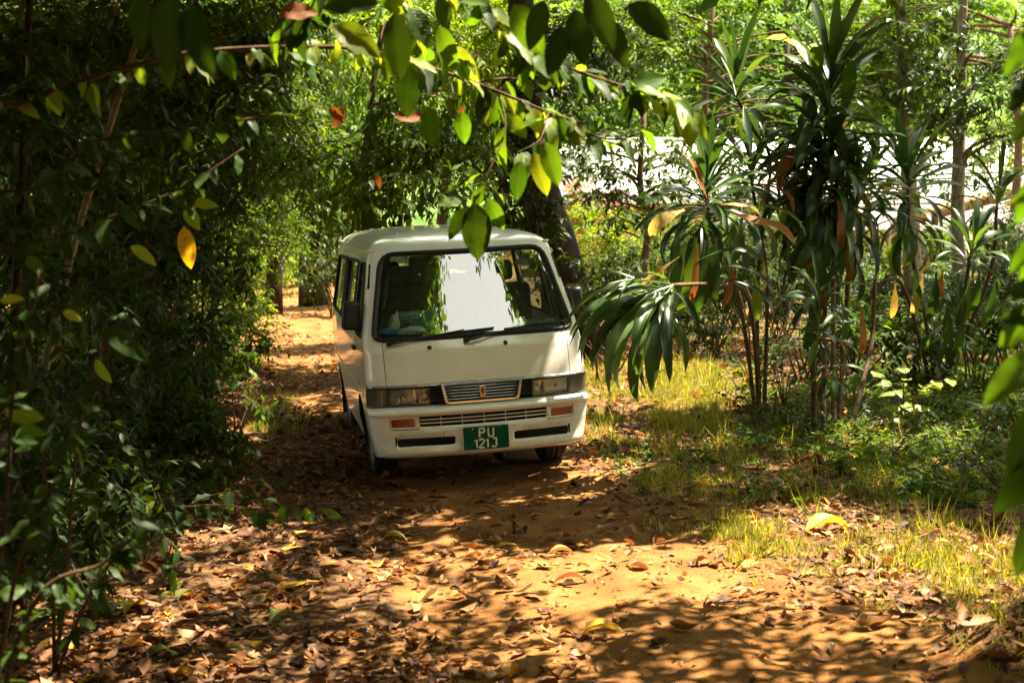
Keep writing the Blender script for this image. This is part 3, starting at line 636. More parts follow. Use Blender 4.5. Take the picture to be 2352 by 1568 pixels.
# number plate
pl = prism('number_plate', [tuple(p) for p in np.insert(rpoly([(-.175, .303), (.175, .303), (.175, .482), (-.175, .482)], .012), 1, -.012, 1)], (0, .006, 0), M_green, VAN)
pipe('plate_rim', np.insert(rpoly([(-.175, .303), (.175, .303), (.175, .482), (-.175, .482)], .012), 1, -.013, 1), .0022, M_letter, pl)
def text_mesh(name, s, size, mat, ext=.001, off=0.0, spacing=1.0):
    cu = bpy.data.curves.new(name, 'FONT'); cu.body = s; cu.size = size; cu.extrude = ext; cu.offset = off; cu.align_x = 'CENTER'; cu.align_y = 'CENTER'; cu.space_character = spacing
    t = bpy.data.objects.new(name, cu); COL.objects.link(t); bpy.context.view_layer.update()
    me = bpy.data.meshes.new_from_object(t.evaluated_get(bpy.context.evaluated_depsgraph_get())); bpy.data.objects.remove(t); me.materials.append(mat); return me
GLY = {'P': [[(0, 0), (0, 1)], [(0, 1), (.42, 1), (.55, .92), (.58, .76), (.55, .60), (.42, .52), (0, .52)]], 'U': [[(0, 1), (0, .25), (.08, .07), (.29, 0), (.50, .07), (.58, .25), (.58, 1)]],
       '1': [[(.0, .78), (.22, .86), (.22, 1), (.22, 0)]], '2': [[(0, .80), (.08, .94), (.29, 1), (.50, .94), (.57, .78), (.50, .58), (.0, .10), (.0, .0), (.58, .0)]], 'J': [[(.12, 1), (.50, 1), (.50, .22), (.42, .05), (.25, 0), (.08, .05), (0, .18)]]}
def glyph(ch, x, z, h):
    g = Geo()
    for st in GLY[ch]:
        P = np.array([(x + a * h, 0, z + b_ * h) for a, b_ in st]); Q = dense(P, .004, False); V, F = tube(Q, .0074, 6); V[:, 1] *= .25; g.add(V, F)
    return obj('plate_character', g.mesh('plate_character', [M_letter]), pl, (0, -.0150, 0))
for ch, x_, z_ in (('P', -.050, .398), ('U', .018, .398), ('1', -.088, .318), ('2', -.054, .318), ('1', -.004, .318), ('J', .042, .318)): glyph(ch, x_, z_, .066)
for x_, z_ in ((-.10, .462), (.105, .470)): lathe('plate_bolt', [(0, -.004), (.005, -.003), (.006, 0)], M_chrome, pl, (x_, -.013, z_), 'y', 10)

# grille and lamps
def fpt(x, z, off=0.0):
    p = BODY(BODY.fq(np.abs(x), z), z); p = np.array(p, float); p[..., 0] *= np.where(np.asarray(x) < 0, -1, 1); p[..., 1] -= off; return p
gr_ = obj('grille', None, VAN)
gy0 = .055
fr_o = rpoly([(-.312, .812), (.312, .812), (.282, .655), (-.282, .655)], [.012, .012, .03, .03]); fr_i = rpoly([(-.288, .793), (.288, .793), (.262, .672), (-.262, .672)], [.008, .008, .02, .02])
def ringband(name, O, I, y, dep, mat, parent):
    n = len(O); V = []; 
    yo = lambda p: y + .10 * (p[0] / .73) ** 2
    for P, d in ((O, dep), (O, 0), (I, 0), (I, dep)): V += [(p[0], yo(p) + d, p[1]) for p in P]
    F = []
    for k in range(3):
        for i in range(n): j = (i + 1) % n; F.append((k * n + i, k * n + j, (k + 1) * n + j, (k + 1) * n + i))
    bm = bmesh.new(); vv = [bm.verts.new(v) for v in V]; [bm.faces.new([vv[i] for i in f]) for f in F]
    bmesh.ops.recalc_face_normals(bm, faces=bm.faces)
    me = bpy.data.meshes.new(name); bm.to_mesh(me); bm.free(); me.materials.append(mat); o = obj(name, me, parent)
    bv = o.modifiers.new('soft_edge', 'BEVEL'); bv.width = .004; bv.segments = 2; bv.limit_method = 'ANGLE'; return o
ringband('chrome_frame', fr_o, fr_i, gy0 - .02, .03, M_chrome, gr_)
prism('grille_backing', [(-.30, .115, .66), (.30, .115, .66), (.30, .115, .805), (-.30, .115, .805)], (0, .01, 0), M_under, gr_)
for k in range(5):
    z_ = .690 + k * .0222; hw = .262 + (.288 - .262) * (z_ - .672) / .121 - .002
    P = [(x, gy0 - .002 + .10 * (x / .73) ** 2, z_) for x in np.linspace(-hw, hw, 15)]
    pipe('grille_slat', P, .0036, M_chrome, gr_, closed=False)
    for sx in (1, -1):
        P = [(sx * x, gy0 + .030 + .10 * (x / .73) ** 2, z_ - .004) for x in np.linspace(hw + .03, .40, 5)]
        pipe('side_slat', P, .006, M_plas, gr_, closed=False)
bd = prism('badge', [tuple(p) for p in np.insert(rpoly([(-.025, .778), (.025, .778), (.021, .692), (-.021, .692)], [.008, .008, .018, .018]), 1, .034, 1)], (0, .02, 0), M_chrome, gr_, .003)
prism('badge_emblem', [(-.014, .032, .768), (.014, .032, .768), (.013, .032, .724), (0, .032, .702), (-.013, .032, .724)], (0, .004, 0), M_badge, bd)
prism('badge_emblem', [(-.005, .031, .764), (.005, .031, .764), (.003, .031, .73), (-.003, .031, .73)], (0, .004, 0), M_plas, bd)
for sx in (1, -1):
    hl = obj('headlight', None, VAN)
    prism('side_backing', [(sx * .29, .13, .655), (sx * .41, .13, .655), (sx * .41, .13, .802), (sx * .29, .13, .802)], (0, .01, 0), M_under, gr_)
    ch = np.stack([BODY.dom(BODY.fq(np.linspace(.312, .843, 22), .805)), np.full(22, .803)], -1)
    pipe('chrome_strip', loop3d(BODY, ch, .006, sx), .009, M_chrome, VAN, closed=False)
    def patch(name, x0, x1, z0, z1, mat, off, rad=.012, nx_=12):
        lp = front_loop(BODY, [(x0, z0), (x1, z0), (x1, z1), (x0, z1)], rad, .02)
        c0, c1 = lp[:, 0].min(), lp[:, 0].max()
        V, F, C = cut(BODY, np.linspace(c0, c1, nx_), np.linspace(z0, z1, 6), [lp]); k = inpoly(C[:, 0], C[:, 1], lp)
        return skin_piece(name, BODY, V, F[k], mat, hl, off=off, mirror=sx), lp
    patch('housing', .378, .8465, .648, .797, M_plas, -.060, 0)
    o_, lp = patch('lens', .392, .694, .660, .784, M_lens, .004)
    pipe('lens_bezel', loop3d(BODY, lp, .003, sx), .006, M_dgrey, hl)
    patch('reflector', .488, .688, .664, .780, M_bowl, -.028)
    patch('inner_reflector', .398, .476, .664, .780, M_bowl, -.034)
    P = fpt(np.array([sx * .482] * 3), np.array([.664, .72, .78])); pipe('lamp_divider', P + [0, .012, 0], .006, M_dgrey, hl, closed=False)
    c = fpt(sx * .438, .715); lathe('driving_lamp', [(0, -.022), (.014, -.020), (.027, -.010), (.031, .004), (.034, .02)], M_bowl, hl, tuple(c + [0, .030, 0]), 'y', 24)
    c = fpt(sx * .59, .722); lathe('bulb_shield', [(0, -.03), (.016, -.028), (.018, 0)], M_rim, hl, tuple(c + [0, .045, 0]), 'y', 20)
    o_, lp = patch('corner_lamp', .706, .8462, .656, .790, M_smoke, .003)
    pipe('corner_bezel', loop3d(BODY, lp, .002, sx), .005, M_dgrey, hl)
    P = np.stack([BODY.dom(BODY.fq(np.linspace(.38, .846, 24), .648)), np.full(24, .652)], -1); pipe('lower_trim', loop3d(BODY, P, .0, sx), .009, M_dgrey, hl, closed=False)

# wipers, washer jets, mirrors
def wiper(px_, tip, b0, b1):
    w_ = obj('wiper', None, VAN); A = fpt(px_, 1.118, .012); Bp = fpt(tip[0], tip[1], .03)
    lathe('pivot', [(0, -.03), (.016, -.028), (.022, -.01), (.020, .01)], M_plas, w_, tuple(A), 'y', 18)
    pts = spline([A + [0, -.02, 0], A + [.06, -.03, .012], (A + Bp) / 2 + [0, -.022, 0], Bp + [0, -.012, 0]], 14)
    V, F = tube(pts, np.interp(np.linspace(0, 1, 14), [0, .35, .5, 1], [.015, .014, .008, .005]), 6); obj('arm', mesh('arm', V, F, [M_plas], None, True), w_)
    Q = np.array([fpt(x, z, .012) for x, z in zip(np.linspace(b0[0], b1[0], 12), np.linspace(b0[1], b1[1], 12))])
    V, F = tube(Q, .0075, 6); obj('blade', mesh('blade', V, F, [M_rubber], None, True), w_)
    V, F = tube(Q[3:10] + [0, -.012, .006], .004, 5); obj('blade_holder', mesh('blade_holder', V, F, [M_plas], None, True), w_)
wiper(-.661, (-.09, 1.195), (-.36, 1.162), (.141, 1.191)); wiper(-.086, (.48, 1.202), (.22, 1.176), (.728, 1.196))
for x_ in (-.364, .213): lathe('washer_jet', [(0, -.028), (.010, -.026), (.011, -.016), (.016, -.012), (.017, .008)], M_plas, VAN, tuple(fpt(x_, 1.078)), 'y', 16)
for sx, c in ((-1, (-.905, .60, 1.322)), (1, (.893, .66, 1.325))):
    mr_ = obj('side_mirror', None, VAN)
    o = box('housing', c, (.145 if sx < 0 else .12, .085, .225 if sx < 0 else .21), M_plas, mr_, .035, (0, R(-4 * sx), R(6 * sx)), 4)
    box('mirror_glass', (c[0], c[1] + .044, c[2]), (.115 if sx < 0 else .09, .004, .17), M_chrome, mr_, .0015)
    pipe('bracket', spline([(c[0] - sx * .03, c[1], c[2] - .10), (c[0] - sx * .05, c[1] + .0, c[2] - .15), (sx * .822, c[1] - .03, 1.15)], 6), .017, M_plas, mr_, closed=False)
for sx in (-1, 1):
    P = BODY(np.array([1.55, 1.55]), np.array([1.52, 1.70])) * [sx, 1, 1]; pipe('pillar_vent', P, .010, M_rubber, VAN, closed=False)
box('windscreen_sticker', (.50, .60, 1.565), (.11, .002, .085), plain('sticker_paper', (.62, .55, .26), .6, noise=.4, nscale=25), VAN, 0, (R(32), 0, R(-14)))
box('windscreen_sticker', (.465, .66, 1.655), (.10, .002, .05), plain('sticker_pale', (.30, .55, .48), .6), VAN, 0, (R(32), 0, R(-14)))

# wheels
for y_ in (.97, 3.42):
    for sx in (1, -1):
        wh = obj('wheel', None, VAN, (sx * .685, y_, .312))
        lathe('tyre', [(.20, -.085), (.24, -.098), (.285, -.098), (.306, -.085), (.3125, -.05), (.309, -.048), (.309, -.042), (.3125, -.04), (.3125, -.005), (.308, -.003), (.308, .003), (.3125, .005),
                       (.3125, .04), (.309, .042), (.309, .048), (.3125, .05), (.306, .085), (.285, .098), (.24, .098), (.20, .085)], M_tyre, wh, (0, 0, 0), 'x', 44)
        lathe('rim', [(.205, sx * .09), (.195, sx * .085), (.185, sx * .05), (.14, sx * .04), (.10, sx * .055), (.055, sx * .06), (.05, sx * .085), (0, sx * .088)], M_rim, wh, (0, 0, 0), 'x', 36)
        if y_ > 2: box('mud_flap', (sx * .70, y_ + .42, .27), (.22, .012, .34), M_rubber, VAN, .004)
        else: box('mud_flap', (sx * .70, y_ + .37, .30), (.20, .012, .24), M_rubber, VAN, .004)
        a_ = np.linspace(.1, np.pi - .1, 16); V = []
        for a in a_:
            for x_ in (sx * .54, sx * .80): V.append((x_, y_ + .37 * np.cos(a), .31 + .37 * np.sin(a)))
        obj('wheel_housing', mesh('wheel_housing', V, np.array([[2 * i, 2 * i + 1, 2 * i + 3, 2 * i + 2] for i in range(15)]), [M_under]), VAN)

# cabin
prism('dashboard', [(-.70, .42, .75), (-.70, .42, 1.16), (-.70, .62, 1.20), (-.70, .80, 1.17), (-.70, .84, 1.08), (-.70, .74, .75)], (1.40, 0, 0), M_trimint, VAN, .02)
box('instrument_binnacle', (-.40, .72, 1.21), (.40, .20, .09), M_plas, VAN, .03)
sw = obj('steering_wheel', None, VAN, (-.40, .90, 1.16)); sw.rotation_euler = (R(-38), 0, 0)
a_ = np.linspace(0, 2 * np.pi, 32, endpoint=False); pipe('rim', np.stack([.19 * np.cos(a_), .19 * np.sin(a_), 0 * a_], -1), .014, M_plas, sw, k=8)
box('hub', (0, 0, -.02), (.36, .07, .03), M_plas, sw, .012)
def seat(x, y, wd, rows=1):
    s = obj('seat', None, VAN, (x, y, 0))
    box('cushion', (0, 0, .80), (wd, .46, .16), M_seat, s, .05, seg=3); box('backrest', (0, .27, 1.15), (wd, .14, .62), M_seat, s, .05, (R(-10), 0, 0), 3)
    for k in range(rows):
        xx = (k - (rows - 1) / 2) * .45; box('headrest', (xx, .35, 1.56), (.26, .09, .17), M_seat, s, .04, (R(-8), 0, 0), 3)
seat(-.40, 1.05, .50); seat(.40, 1.05, .52); seat(0, 2.0, 1.25, 3); seat(0, 2.9, 1.25, 3)
box('cabin_light_bar', (0, .86, 1.745), (.5, .10, .03), M_trimint, VAN, .01)
box('interior_mirror', (.0, .66, 1.66), (.22, .03, .06), M_plas, VAN, .012)
pipe('grab_handle', spline([(-.66, .66, 1.35), (-.635, .70, 1.38), (-.60, .78, 1.50), (-.59, .80, 1.56)], 10), .012, M_dgrey, VAN, closed=False)
gp = np.array([(.745, .50, 1.16), (.70, .70, 1.50), (.665, .80, 1.70)]); pipe('pillar_trim', spline(gp, 6), .02, M_trimint, VAN, closed=False)
# things lying on the dashboard (each its own thing)
VM = Matrix.Translation((VX, VY, 0)) @ Matrix.Rotation(VYAW, 4, 'Z') @ Matrix.Rotation(VROLL, 4, 'Y')
def on_van(o, p, rot=(0, 0, 0)):
    from mathutils import Euler
    o.matrix_world = VM @ Matrix.Translation(p) @ Euler([R(a) for a in rot]).to_matrix().to_4x4(); return o
bk = box('booklet', (0, 0, 0), (.30, .006, .16), plain('booklet_teal', (.02, .16, .13), .4), None, .002, label='teal booklet propped on the dashboard behind the windscreen', cat='booklet')
on_van(bk, (-.42, .52, 1.255), (-18, 0, 6))
for s_, sz, z_ in (('FOOTPRINTS', .026, .052), ('ON AN ISLAND', .020, .026)):
    t_ = obj('cover_title', text_mesh('cover_title', s_, sz, M_letter, .0004), bk, (-.04, -.0042, z_)); t_.rotation_euler = (R(90), 0, 0)
tp = lathe('tape_roll', [(.035, -.012), (.062, -.012), (.064, 0), (.062, .012), (.035, .012), (.035, -.012)], plain('tape_grey', (.10, .12, .11), .5), None, (0, 0, 0), 'y', 30)
tp['label'] = 'grey roll of tape leaning against the teal booklet'; tp['category'] = 'tape roll'; on_van(tp, (-.50, .465, 1.232), (-14, 0, 4))
def lump(name, size, mat, p, label, cat, rot=(0, 0, 0), sd=1):
    bm = bmesh.new(); bmesh.ops.create_icosphere(bm, subdivisions=3, radius=.5); rr = np.random.default_rng(sd)
    ph = rr.uniform(0, 6, 6)
    for v in bm.verts:
        k = 1 + .16 * math.sin(9 * v.co.x + ph[0]) * math.sin(8 * v.co.y + ph[1]) + .12 * math.sin(15 * v.co.z + ph[2] + 6 * v.co.x); v.co = v.co * k; v.co.z = max(v.co.z, -.30)
        v.co = Vector((v.co.x * size[0], v.co.y * size[1], v.co.z * size[2]))
    for f in bm.faces: f.smooth = True
    me = bpy.data.meshes.new(name); bm.to_mesh(me); bm.free(); me.materials.append(mat); return on_van(obj(name, me, label=label, cat=cat), p, rot)
M_tissue = plain('tissue', (.62, .60, .50), .9); M_bluecloth = plain('blue_cloth', (.01, .20, .34), .7)
lump('tissue_roll', (.08, .07, .20), M_tissue, (-.585, .47, 1.235), 'crumpled white tissue standing beside the tape roll', 'tissue', (0, 8, 0), 3)
lump('crumpled_paper', (.22, .10, .07), M_tissue, (-.46, .405, 1.188), 'crumpled white paper lying along the foot of the windscreen', 'paper', (0, 0, 4), 4)
lump('blue_cloth', (.20, .10, .07), M_bluecloth, (-.63, .41, 1.19), 'blue cloth in the corner of the dashboard', 'cloth', (0, 0, 8), 5)
# ------------------------------------------------------------------ the yellow houses at the back
M_yel = plain('yellow_paint', (.62, .46, .10), .7, noise=.12, nscale=6)
M_yel2 = plain('yellow_paint_pale', (.66, .55, .16), .7, noise=.12, nscale=6)
M_roofw = plain('roof_sheet_white', (.78, .76, .72), .55, noise=.08, nscale=3)
M_roofg = plain('roof_sheet_weathered', (.42, .36, .33), .75, noise=.25, nscale=5)
M_wood = plain('weathered_board', (.20, .13, .06), .8, noise=.3, nscale=10)
M_pane = plain('dark_pane', (.03, .05, .05), .1)
M_blu = plain('door_blue_grey', (.10, .16, .20), .6)
M_wfr = plain('frame_white', (.7, .68, .6), .5)
def sheet_me(name, wd, ln, waves, amp, mat):
    nx_, ny = waves * 6 + 1, 2; x = np.linspace(0, wd, nx_); z = amp * np.sin(np.linspace(0, waves * 2 * np.pi, nx_))
    V = []; F = []
    for zz in (0, -.006):
        for y in (0, ln): V += [(a, y, b_ + zz) for a, b_ in zip(x, z)]
    for k in (0, 2 * nx_):
        for i in range(nx_ - 1): F.append((k + i, k + i + 1, k + nx_ + i + 1, k + nx_ + i))
    for i in range(nx_ - 1): F.append((i, 2 * nx_ + i, 2 * nx_ + i + 1, i + 1))
    return mesh(name, V, F, [mat], None, True)
def house(label, x0, x1, yf, depth, eave, ridge, mroof, mwall, sheet_w, openings, name='house', hip=False):
    zb = float(hgt((x0 + x1) / 2, yf + .5)) - .25
    h = obj(name, None, None, (0, 0, 0), label=label, cat='house')
    for nm, c, s in (('wall', ((x0 + x1) / 2, yf + depth - .1, (zb + eave) / 2), (x1 - x0 - .002, .2, eave - zb)), ('wall', (x0 + .1, yf + depth / 2, (zb + eave) / 2), (.2, depth - .41, eave - zb)), ('wall', (x1 - .1, yf + depth / 2, (zb + eave) / 2), (.2, depth - .41, eave - zb))):
        box(nm, c, s, mwall, h)
    box('wall', ((x0 + x1) / 2, yf + .16, (zb + eave) / 2), (x1 - x0, .08, eave - zb), mwall, h)
    me = box_me('wall_board', (.145, .03, eave - zb - .02), mwall, .006, 1); n = int((x1 - x0) / .15)
    for i in range(n):
        xx = x0 + .075 + i * .15
        if any(a - .05 < xx < b_ + .05 for a, b_, *_ in openings): continue
        obj('wall_board', me, h, (xx, yf + .10, (zb + eave) / 2))
    for a, b_, z0, z1, kind in openings:
        o = box(kind, ((a + b_) / 2, yf + .09, (z0 + z1) / 2), (b_ - a, .05, z1 - z0), M_pane if kind == 'window' else M_blu, h)
        for c, s in ((((a + b_) / 2, yf + .06, z1 + .03), (b_ - a + .12, .06, .06)), (((a + b_) / 2, yf + .06, z0 - .03), (b_ - a + .12, .06, .06)), ((a - .03, yf + .06, (z0 + z1) / 2), (.06, .06, z1 - z0)), ((b_ + .03, yf + .06, (z0 + z1) / 2), (.06, .06, z1 - z0))):
            box('frame', c, s, M_wfr, o); o_ = COL.objects[-1] if False else None
        if kind == 'window': box('mullion', ((a + b_) / 2, yf + .058, (z0 + z1) / 2), (.05, .05, z1 - z0 - .002), M_wfr, o)
        for below in ((zb, z0 - .06), (z1 + .06, eave)):
            if below[1] - below[0] > .15: box('wall_panel', ((a + b_) / 2, yf + .10, sum(below) / 2), (b_ - a + .12, .028, below[1] - below[0]), mwall, h)
    for ch in h.children:
        for g in ch.children: g.location = Vector(g.location) - Vector(ch.location)
    yr = yf + depth / 2; run = yr - (yf - .6); ang = math.atan2(ridge - eave, run); ln = math.hypot(run, ridge - eave)
    me = sheet_me('roof_sheet', sheet_w * 1.01, ln, 9, .022, mroof); n = int((x1 - x0 + 1.0) / sheet_w)
    rf = obj('roof', None, h)
    for i in range(n):
        o = obj('roof_sheet', me, rf, (x0 - .5 + i * sheet_w, yf - .6, eave - .02 + .004 * (i % 2))); o.rotation_euler = (ang, 0, 0)
        o = obj('roof_sheet', me, rf, (x0 - .5 + (i + 1) * sheet_w, yf + depth + .6, eave - .02 + .004 * (i % 2))); o.rotation_euler = (ang, 0, math.pi)
    V, F = tube([(x0 - .5, yr, ridge + .01), (x0 - .5 + n * sheet_w, yr, ridge + .01)], .10, 8); obj('ridge_cap', mesh('ridge_cap', V, F, [mroof], None, True), rf)
    box('fascia', ((x0 + x1) / 2, yf - .55, eave - .10), (x1 - x0 + 1.0, .03, .13), M_wood, h)
    for xx in (x0 + .1, x1 - .1):                              # gable triangles
        prism('gable', [(xx - .08, yf + .2, eave), (xx - .08, yf + depth - .2, eave), (xx - .08, yr, ridge - .15)], (.16, 0, 0), mwall, h)
    return h
A0, A1 = at(1250, 470, 50), at(2420, 470, 50)
house('large house with a sunlit white roof behind the trees', A0[0], A1[0], 50, 7.0, 2.25, 4.55, M_roofw, M_yel, .82,
      [(6.4, 7.3, -.2, 1.3, 'window'), (9.6, 10.6, -.2, 1.3, 'window'), (13.2, 14.2, -.2, 1.3, 'window')])
B0, B1 = at(1860, 530, 43.5), at(2560, 530, 43.5)
hh = house('low yellow boarded house with a grey corrugated roof', B0[0], B1[0], 43.5, 4.5, at(1900, 527, 43)[2], at(1900, 478, 45.7)[2], M_roofg, M_yel2, .80,
      [(10.35, 11.15, -1.3, .55, 'door'), (12.4, 13.4, -.35, .7, 'window'), (14.6, 15.4, -.35, .7, 'window')])
pa, pb = at(2050, 515, 42.0), at(2420, 415, 41.0)
V, F = tube(spline([pa, pb], 4), .20, 4); bo = obj('verge_board', mesh('verge_board', V, F, [M_wood]), hh)
for p in (pa, pb):
    V, F = tube([(p[0], p[1], float(hgt(p[0], p[1])) - .1), p], .07, 8); obj('post', mesh('post', V, F, [M_wood], None, True), hh)
COVER = 2.2
# ------------------------------------------------------------------ trees, saplings and shrubs
def trunk_geo(g, P, r0, r1, k=9, m=1, n=14, jit=.05):
    P = spline(P, n); V, F = tube(P, np.linspace(r0, r1, n) * (1 + .25 * np.exp(-np.linspace(0, 9, n))), k, jit); g.add(V, F, m, .5)
def plant(name, label, cat, base, trunk, clusters, leafm, barkm, r0=.08, group=None, S=.5, nl=10, Ll=.14, ratio=.38, cover=2.6, low=False, tint=(0, 1), hang=.35, sag=.25, limbs=True, keep='sun', extra=None, multi=None):
    """a thing: trunk (with its limbs) and crown; trunk is a list of world points starting at the ground"""
    base = np.array([base[0], base[1], float(hgt(base[0], base[1])) - .06])
    root = obj(name, None, None, tuple(base), label=label, cat=cat, group=group)
    gt = Geo(); top = base
    if trunk is not None and len(trunk):
        P = np.array([base] + [np.asarray(t, float) for t in trunk]); trunk_geo(gt, P - base, r0, r0 * .45); top = P[-1]; path = spline(P, 30)
    else: path = np.array([base, base + [0, 0, .1]])
    gc = Geo(); dist = float(base[1])
    if not low and dist > 16.5: low = 'mid'
    kf = sunkeep if keep == 'sun' else keep
    for c in clusters:
        ctr = np.asarray(c[0], float); r = np.asarray(c[1], float); opt = c[2] if len(c) > 2 else {}
        if limbs:
            nb = opt.get('limbs', 3 if min(r) > .35 else 2)
            for _ in range(nb):
                e = ctr + nrm(rng.standard_normal(3)) * r * .6
                if e[2] < base[2] + .1: e[2] = base[2] + .1
                d = np.linalg.norm(path - e, axis=1) + np.maximum(0, path[:, 2] - e[2] + .2) * 2; s = path[int(np.argmin(d))]
                if multi: s = base + np.array([U(-.1, .1), U(-.1, .1), .02])
                mid = (s + e) / 2 + .12 * np.linalg.norm(e - s) * np.array([U(-1, 1), U(-1, 1), U(0, 1)])
                rr = max(.006, r0 * (.32 if not multi else .8)) ; trunk_geo(gt, np.array([s, mid, e]) - base, rr, rr * .35, 5, 1, 8, 0)
        blob(gc, ctr, r, COVER * cover * opt.get('cover', 1), opt.get('S', S), nl, opt.get('Ll', Ll), ratio, low, opt.get('tint', tint), sag, opt.get('hang', hang), keep=kf, m=0, twig=0 if low is True else .006)
    if extra: extra(gc, gt, base)
    if gt.n:
        o = obj('trunk' if r0 > .025 else 'stem', gt.mesh('trunk', [barkm, barkm]), root)
    if gc.n:
        for i in range(len(gc.V)): gc.V[i] = gc.V[i] - base
        obj('crown' if r0 > .025 else 'foliage', gc.mesh('crown', [leafm, M_twig], smooth=low is not True), root)
    return root
def cl(px, py, Y, rpx, rpy, dy=None, **o):                       # a foliage cluster given by where it shows and how far away it stands
    c = at(px, py, Y); rx, rz = pxm(rpx, Y), pxm(rpy, Y); return (c, (rx, dy or max(.35, .8 * rx), rz), o)
def gx_(px, Y): return (px - 1176) / FPX * Y
def tp_(px, py, Y): return at(px, py, Y)

# -- behind and around the van
plant('broadleaf_tree', 'massive dark leaning trunk wrapped in climbing leaves right behind the van', 'tree', (gx_(1318, 20), 20), [tp_(1290, 620, 20), tp_(1262, 520, 20), tp_(1238, 420, 20), tp_(1215, 300, 20), tp_(1200, 100, 20.2), tp_(1190, -300, 20.5)],
      [cl(1165, 450, 19.3, 95, 110, .35, limbs=0), cl(1130, 330, 19.4, 110, 90, .4, limbs=0), cl(1240, 230, 19.3, 100, 130, .4, limbs=1), cl(1330, 110, 20, 150, 110, tint=(0, .5)), cl(1270, 600, 19.2, 70, 90, .22, limbs=0, cover=.5), cl(1240, 500, 19.3, 80, 70, .25, limbs=0, cover=.6)],
      M_dark, M_bark_dark, .36, Ll=.17, cover=2.2)
plant('broadleaf_tree', 'tree with long drooping leaf sprays just behind the van roof', 'tree', (gx_(845, 18), 18), [tp_(842, 560, 18), tp_(838, 420, 18), tp_(850, 250, 18), tp_(880, 60, 18)],
      [cl(1010, 425, 17, 130, 60, Ll=.20, S=.8, tint=(.3, .9)), cl(920, 340, 17.5, 120, 90, Ll=.20, S=.8), cl(1060, 330, 18, 110, 70, Ll=.19), cl(860, 480, 17.5, 110, 70, Ll=.18, tint=(0, .6)), cl(760, 380, 18.5, 120, 110), cl(980, 240, 18, 170, 90)],
      M_mid, M_bark, .07, Ll=.18, hang=.7, sag=.4, cover=2.2)
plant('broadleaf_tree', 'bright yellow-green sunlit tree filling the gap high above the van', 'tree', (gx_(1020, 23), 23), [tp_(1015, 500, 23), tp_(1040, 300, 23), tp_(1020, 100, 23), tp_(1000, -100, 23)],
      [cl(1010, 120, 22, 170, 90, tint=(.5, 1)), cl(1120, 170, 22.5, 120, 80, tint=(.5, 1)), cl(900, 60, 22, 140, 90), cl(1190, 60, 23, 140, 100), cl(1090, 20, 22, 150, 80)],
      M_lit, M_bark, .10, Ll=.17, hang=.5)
plant('vine_tree', 'vine-hung dark trunk standing at the bend of the track', 'tree', (gx_(722, 30), 30), [tp_(715, 560, 30), tp_(728, 430, 30), tp_(720, 250, 30), tp_(735, 60, 30)],
      [cl(690, 470, 29, 80, 90, Ll=.18), cl(760, 520, 29, 70, 80), cl(740, 330, 29.5, 110, 110), cl(660, 290, 29, 110, 100), cl(800, 430, 30, 100, 130), cl(720, 130, 30, 180, 120)],
      M_mid, M_bark_dark, .30, Ll=.18, hang=.8, sag=.6)
plant('shrub', 'spiky pale-green undergrowth at the far end of the track', 'shrub', (gx_(610, 34), 34), None,
      [cl(600, 610, 33, 80, 55, tint=(.5, 1)), cl(650, 560, 34, 90, 60), cl(540, 590, 33, 80, 60)], M_lit, M_bark, .02, Ll=.30, ratio=.13, hang=.1, sag=.5, multi=True)
plant('shrub', 'low dark bush between the track bend and the van', 'shrub', (gx_(770, 27), 27), None, [cl(790, 600, 27, 70, 60), cl(720, 630, 27.5, 60, 40)], M_dark, M_bark, .02, Ll=.15, multi=True)
plant('broadleaf_tree', 'tree of small glinting leaves left of the track bend', 'tree', (gx_(560, 25), 25), [tp_(555, 560, 25), tp_(570, 400, 25), tp_(560, 150, 25)],
      [cl(560, 420, 24, 130, 110), cl(620, 520, 24, 90, 60), cl(500, 300, 24, 130, 120), cl(620, 250, 24, 120, 110), cl(560, 100, 25, 180, 120)], M_mid, M_bark, .10, Ll=.12)
# -- left thicket
plant('sapling', 'sapling with a pale slender leaning trunk at the left edge', 'tree', tuple(ground_at(30, 1250)[:2]),
      [tp_(55, 1050, 8.9), tp_(100, 860, 8.9), tp_(150, 640, 8.9), tp_(205, 440, 8.8), tp_(300, 140, 8.6), tp_(365, -60, 8.5)],
      [cl(250, 120, 9, 110, 90), cl(380, 60, 8.8, 120, 90), cl(150, 330, 9.2, 110, 90, cover=.6), cl(60, 250, 9, 90, 110)], M_dark, M_barkpale, .034, Ll=.15, cover=1.6)
plant('sapling', 'dark red-brown trunk rising straight beside the pale sapling', 'tree', tuple(ground_at(45, 1400)[:2]), [tp_(30, 1000, 7.8), tp_(40, 600, 7.8), tp_(55, 300, 7.7), tp_(70, -80, 7.6)],
      [cl(30, 500, 7.6, 100, 120, cover=.8), cl(60, 140, 7.6, 130, 120), cl(10, 780, 7.6, 80, 100, cover=.6)], M_dark, M_bark_dark, .036, Ll=.15, cover=1.5)
plant('sapling', 'thin leaning twin stem crossing the thicket half way to the track', 'tree', (gx_(300, 12), 12), [tp_(318, 900, 12), tp_(350, 640, 12), tp_(395, 440, 12), tp_(420, 250, 12), tp_(450, 0, 12)],
      [cl(400, 330, 12, 110, 90), cl(320, 480, 12, 110, 80), cl(450, 200, 12, 110, 110), cl(260, 650, 12, 90, 80, cover=.7), cl(440, 540, 12, 80, 60, cover=.7)], M_dark, M_bark, .045, Ll=.14, cover=2.0)
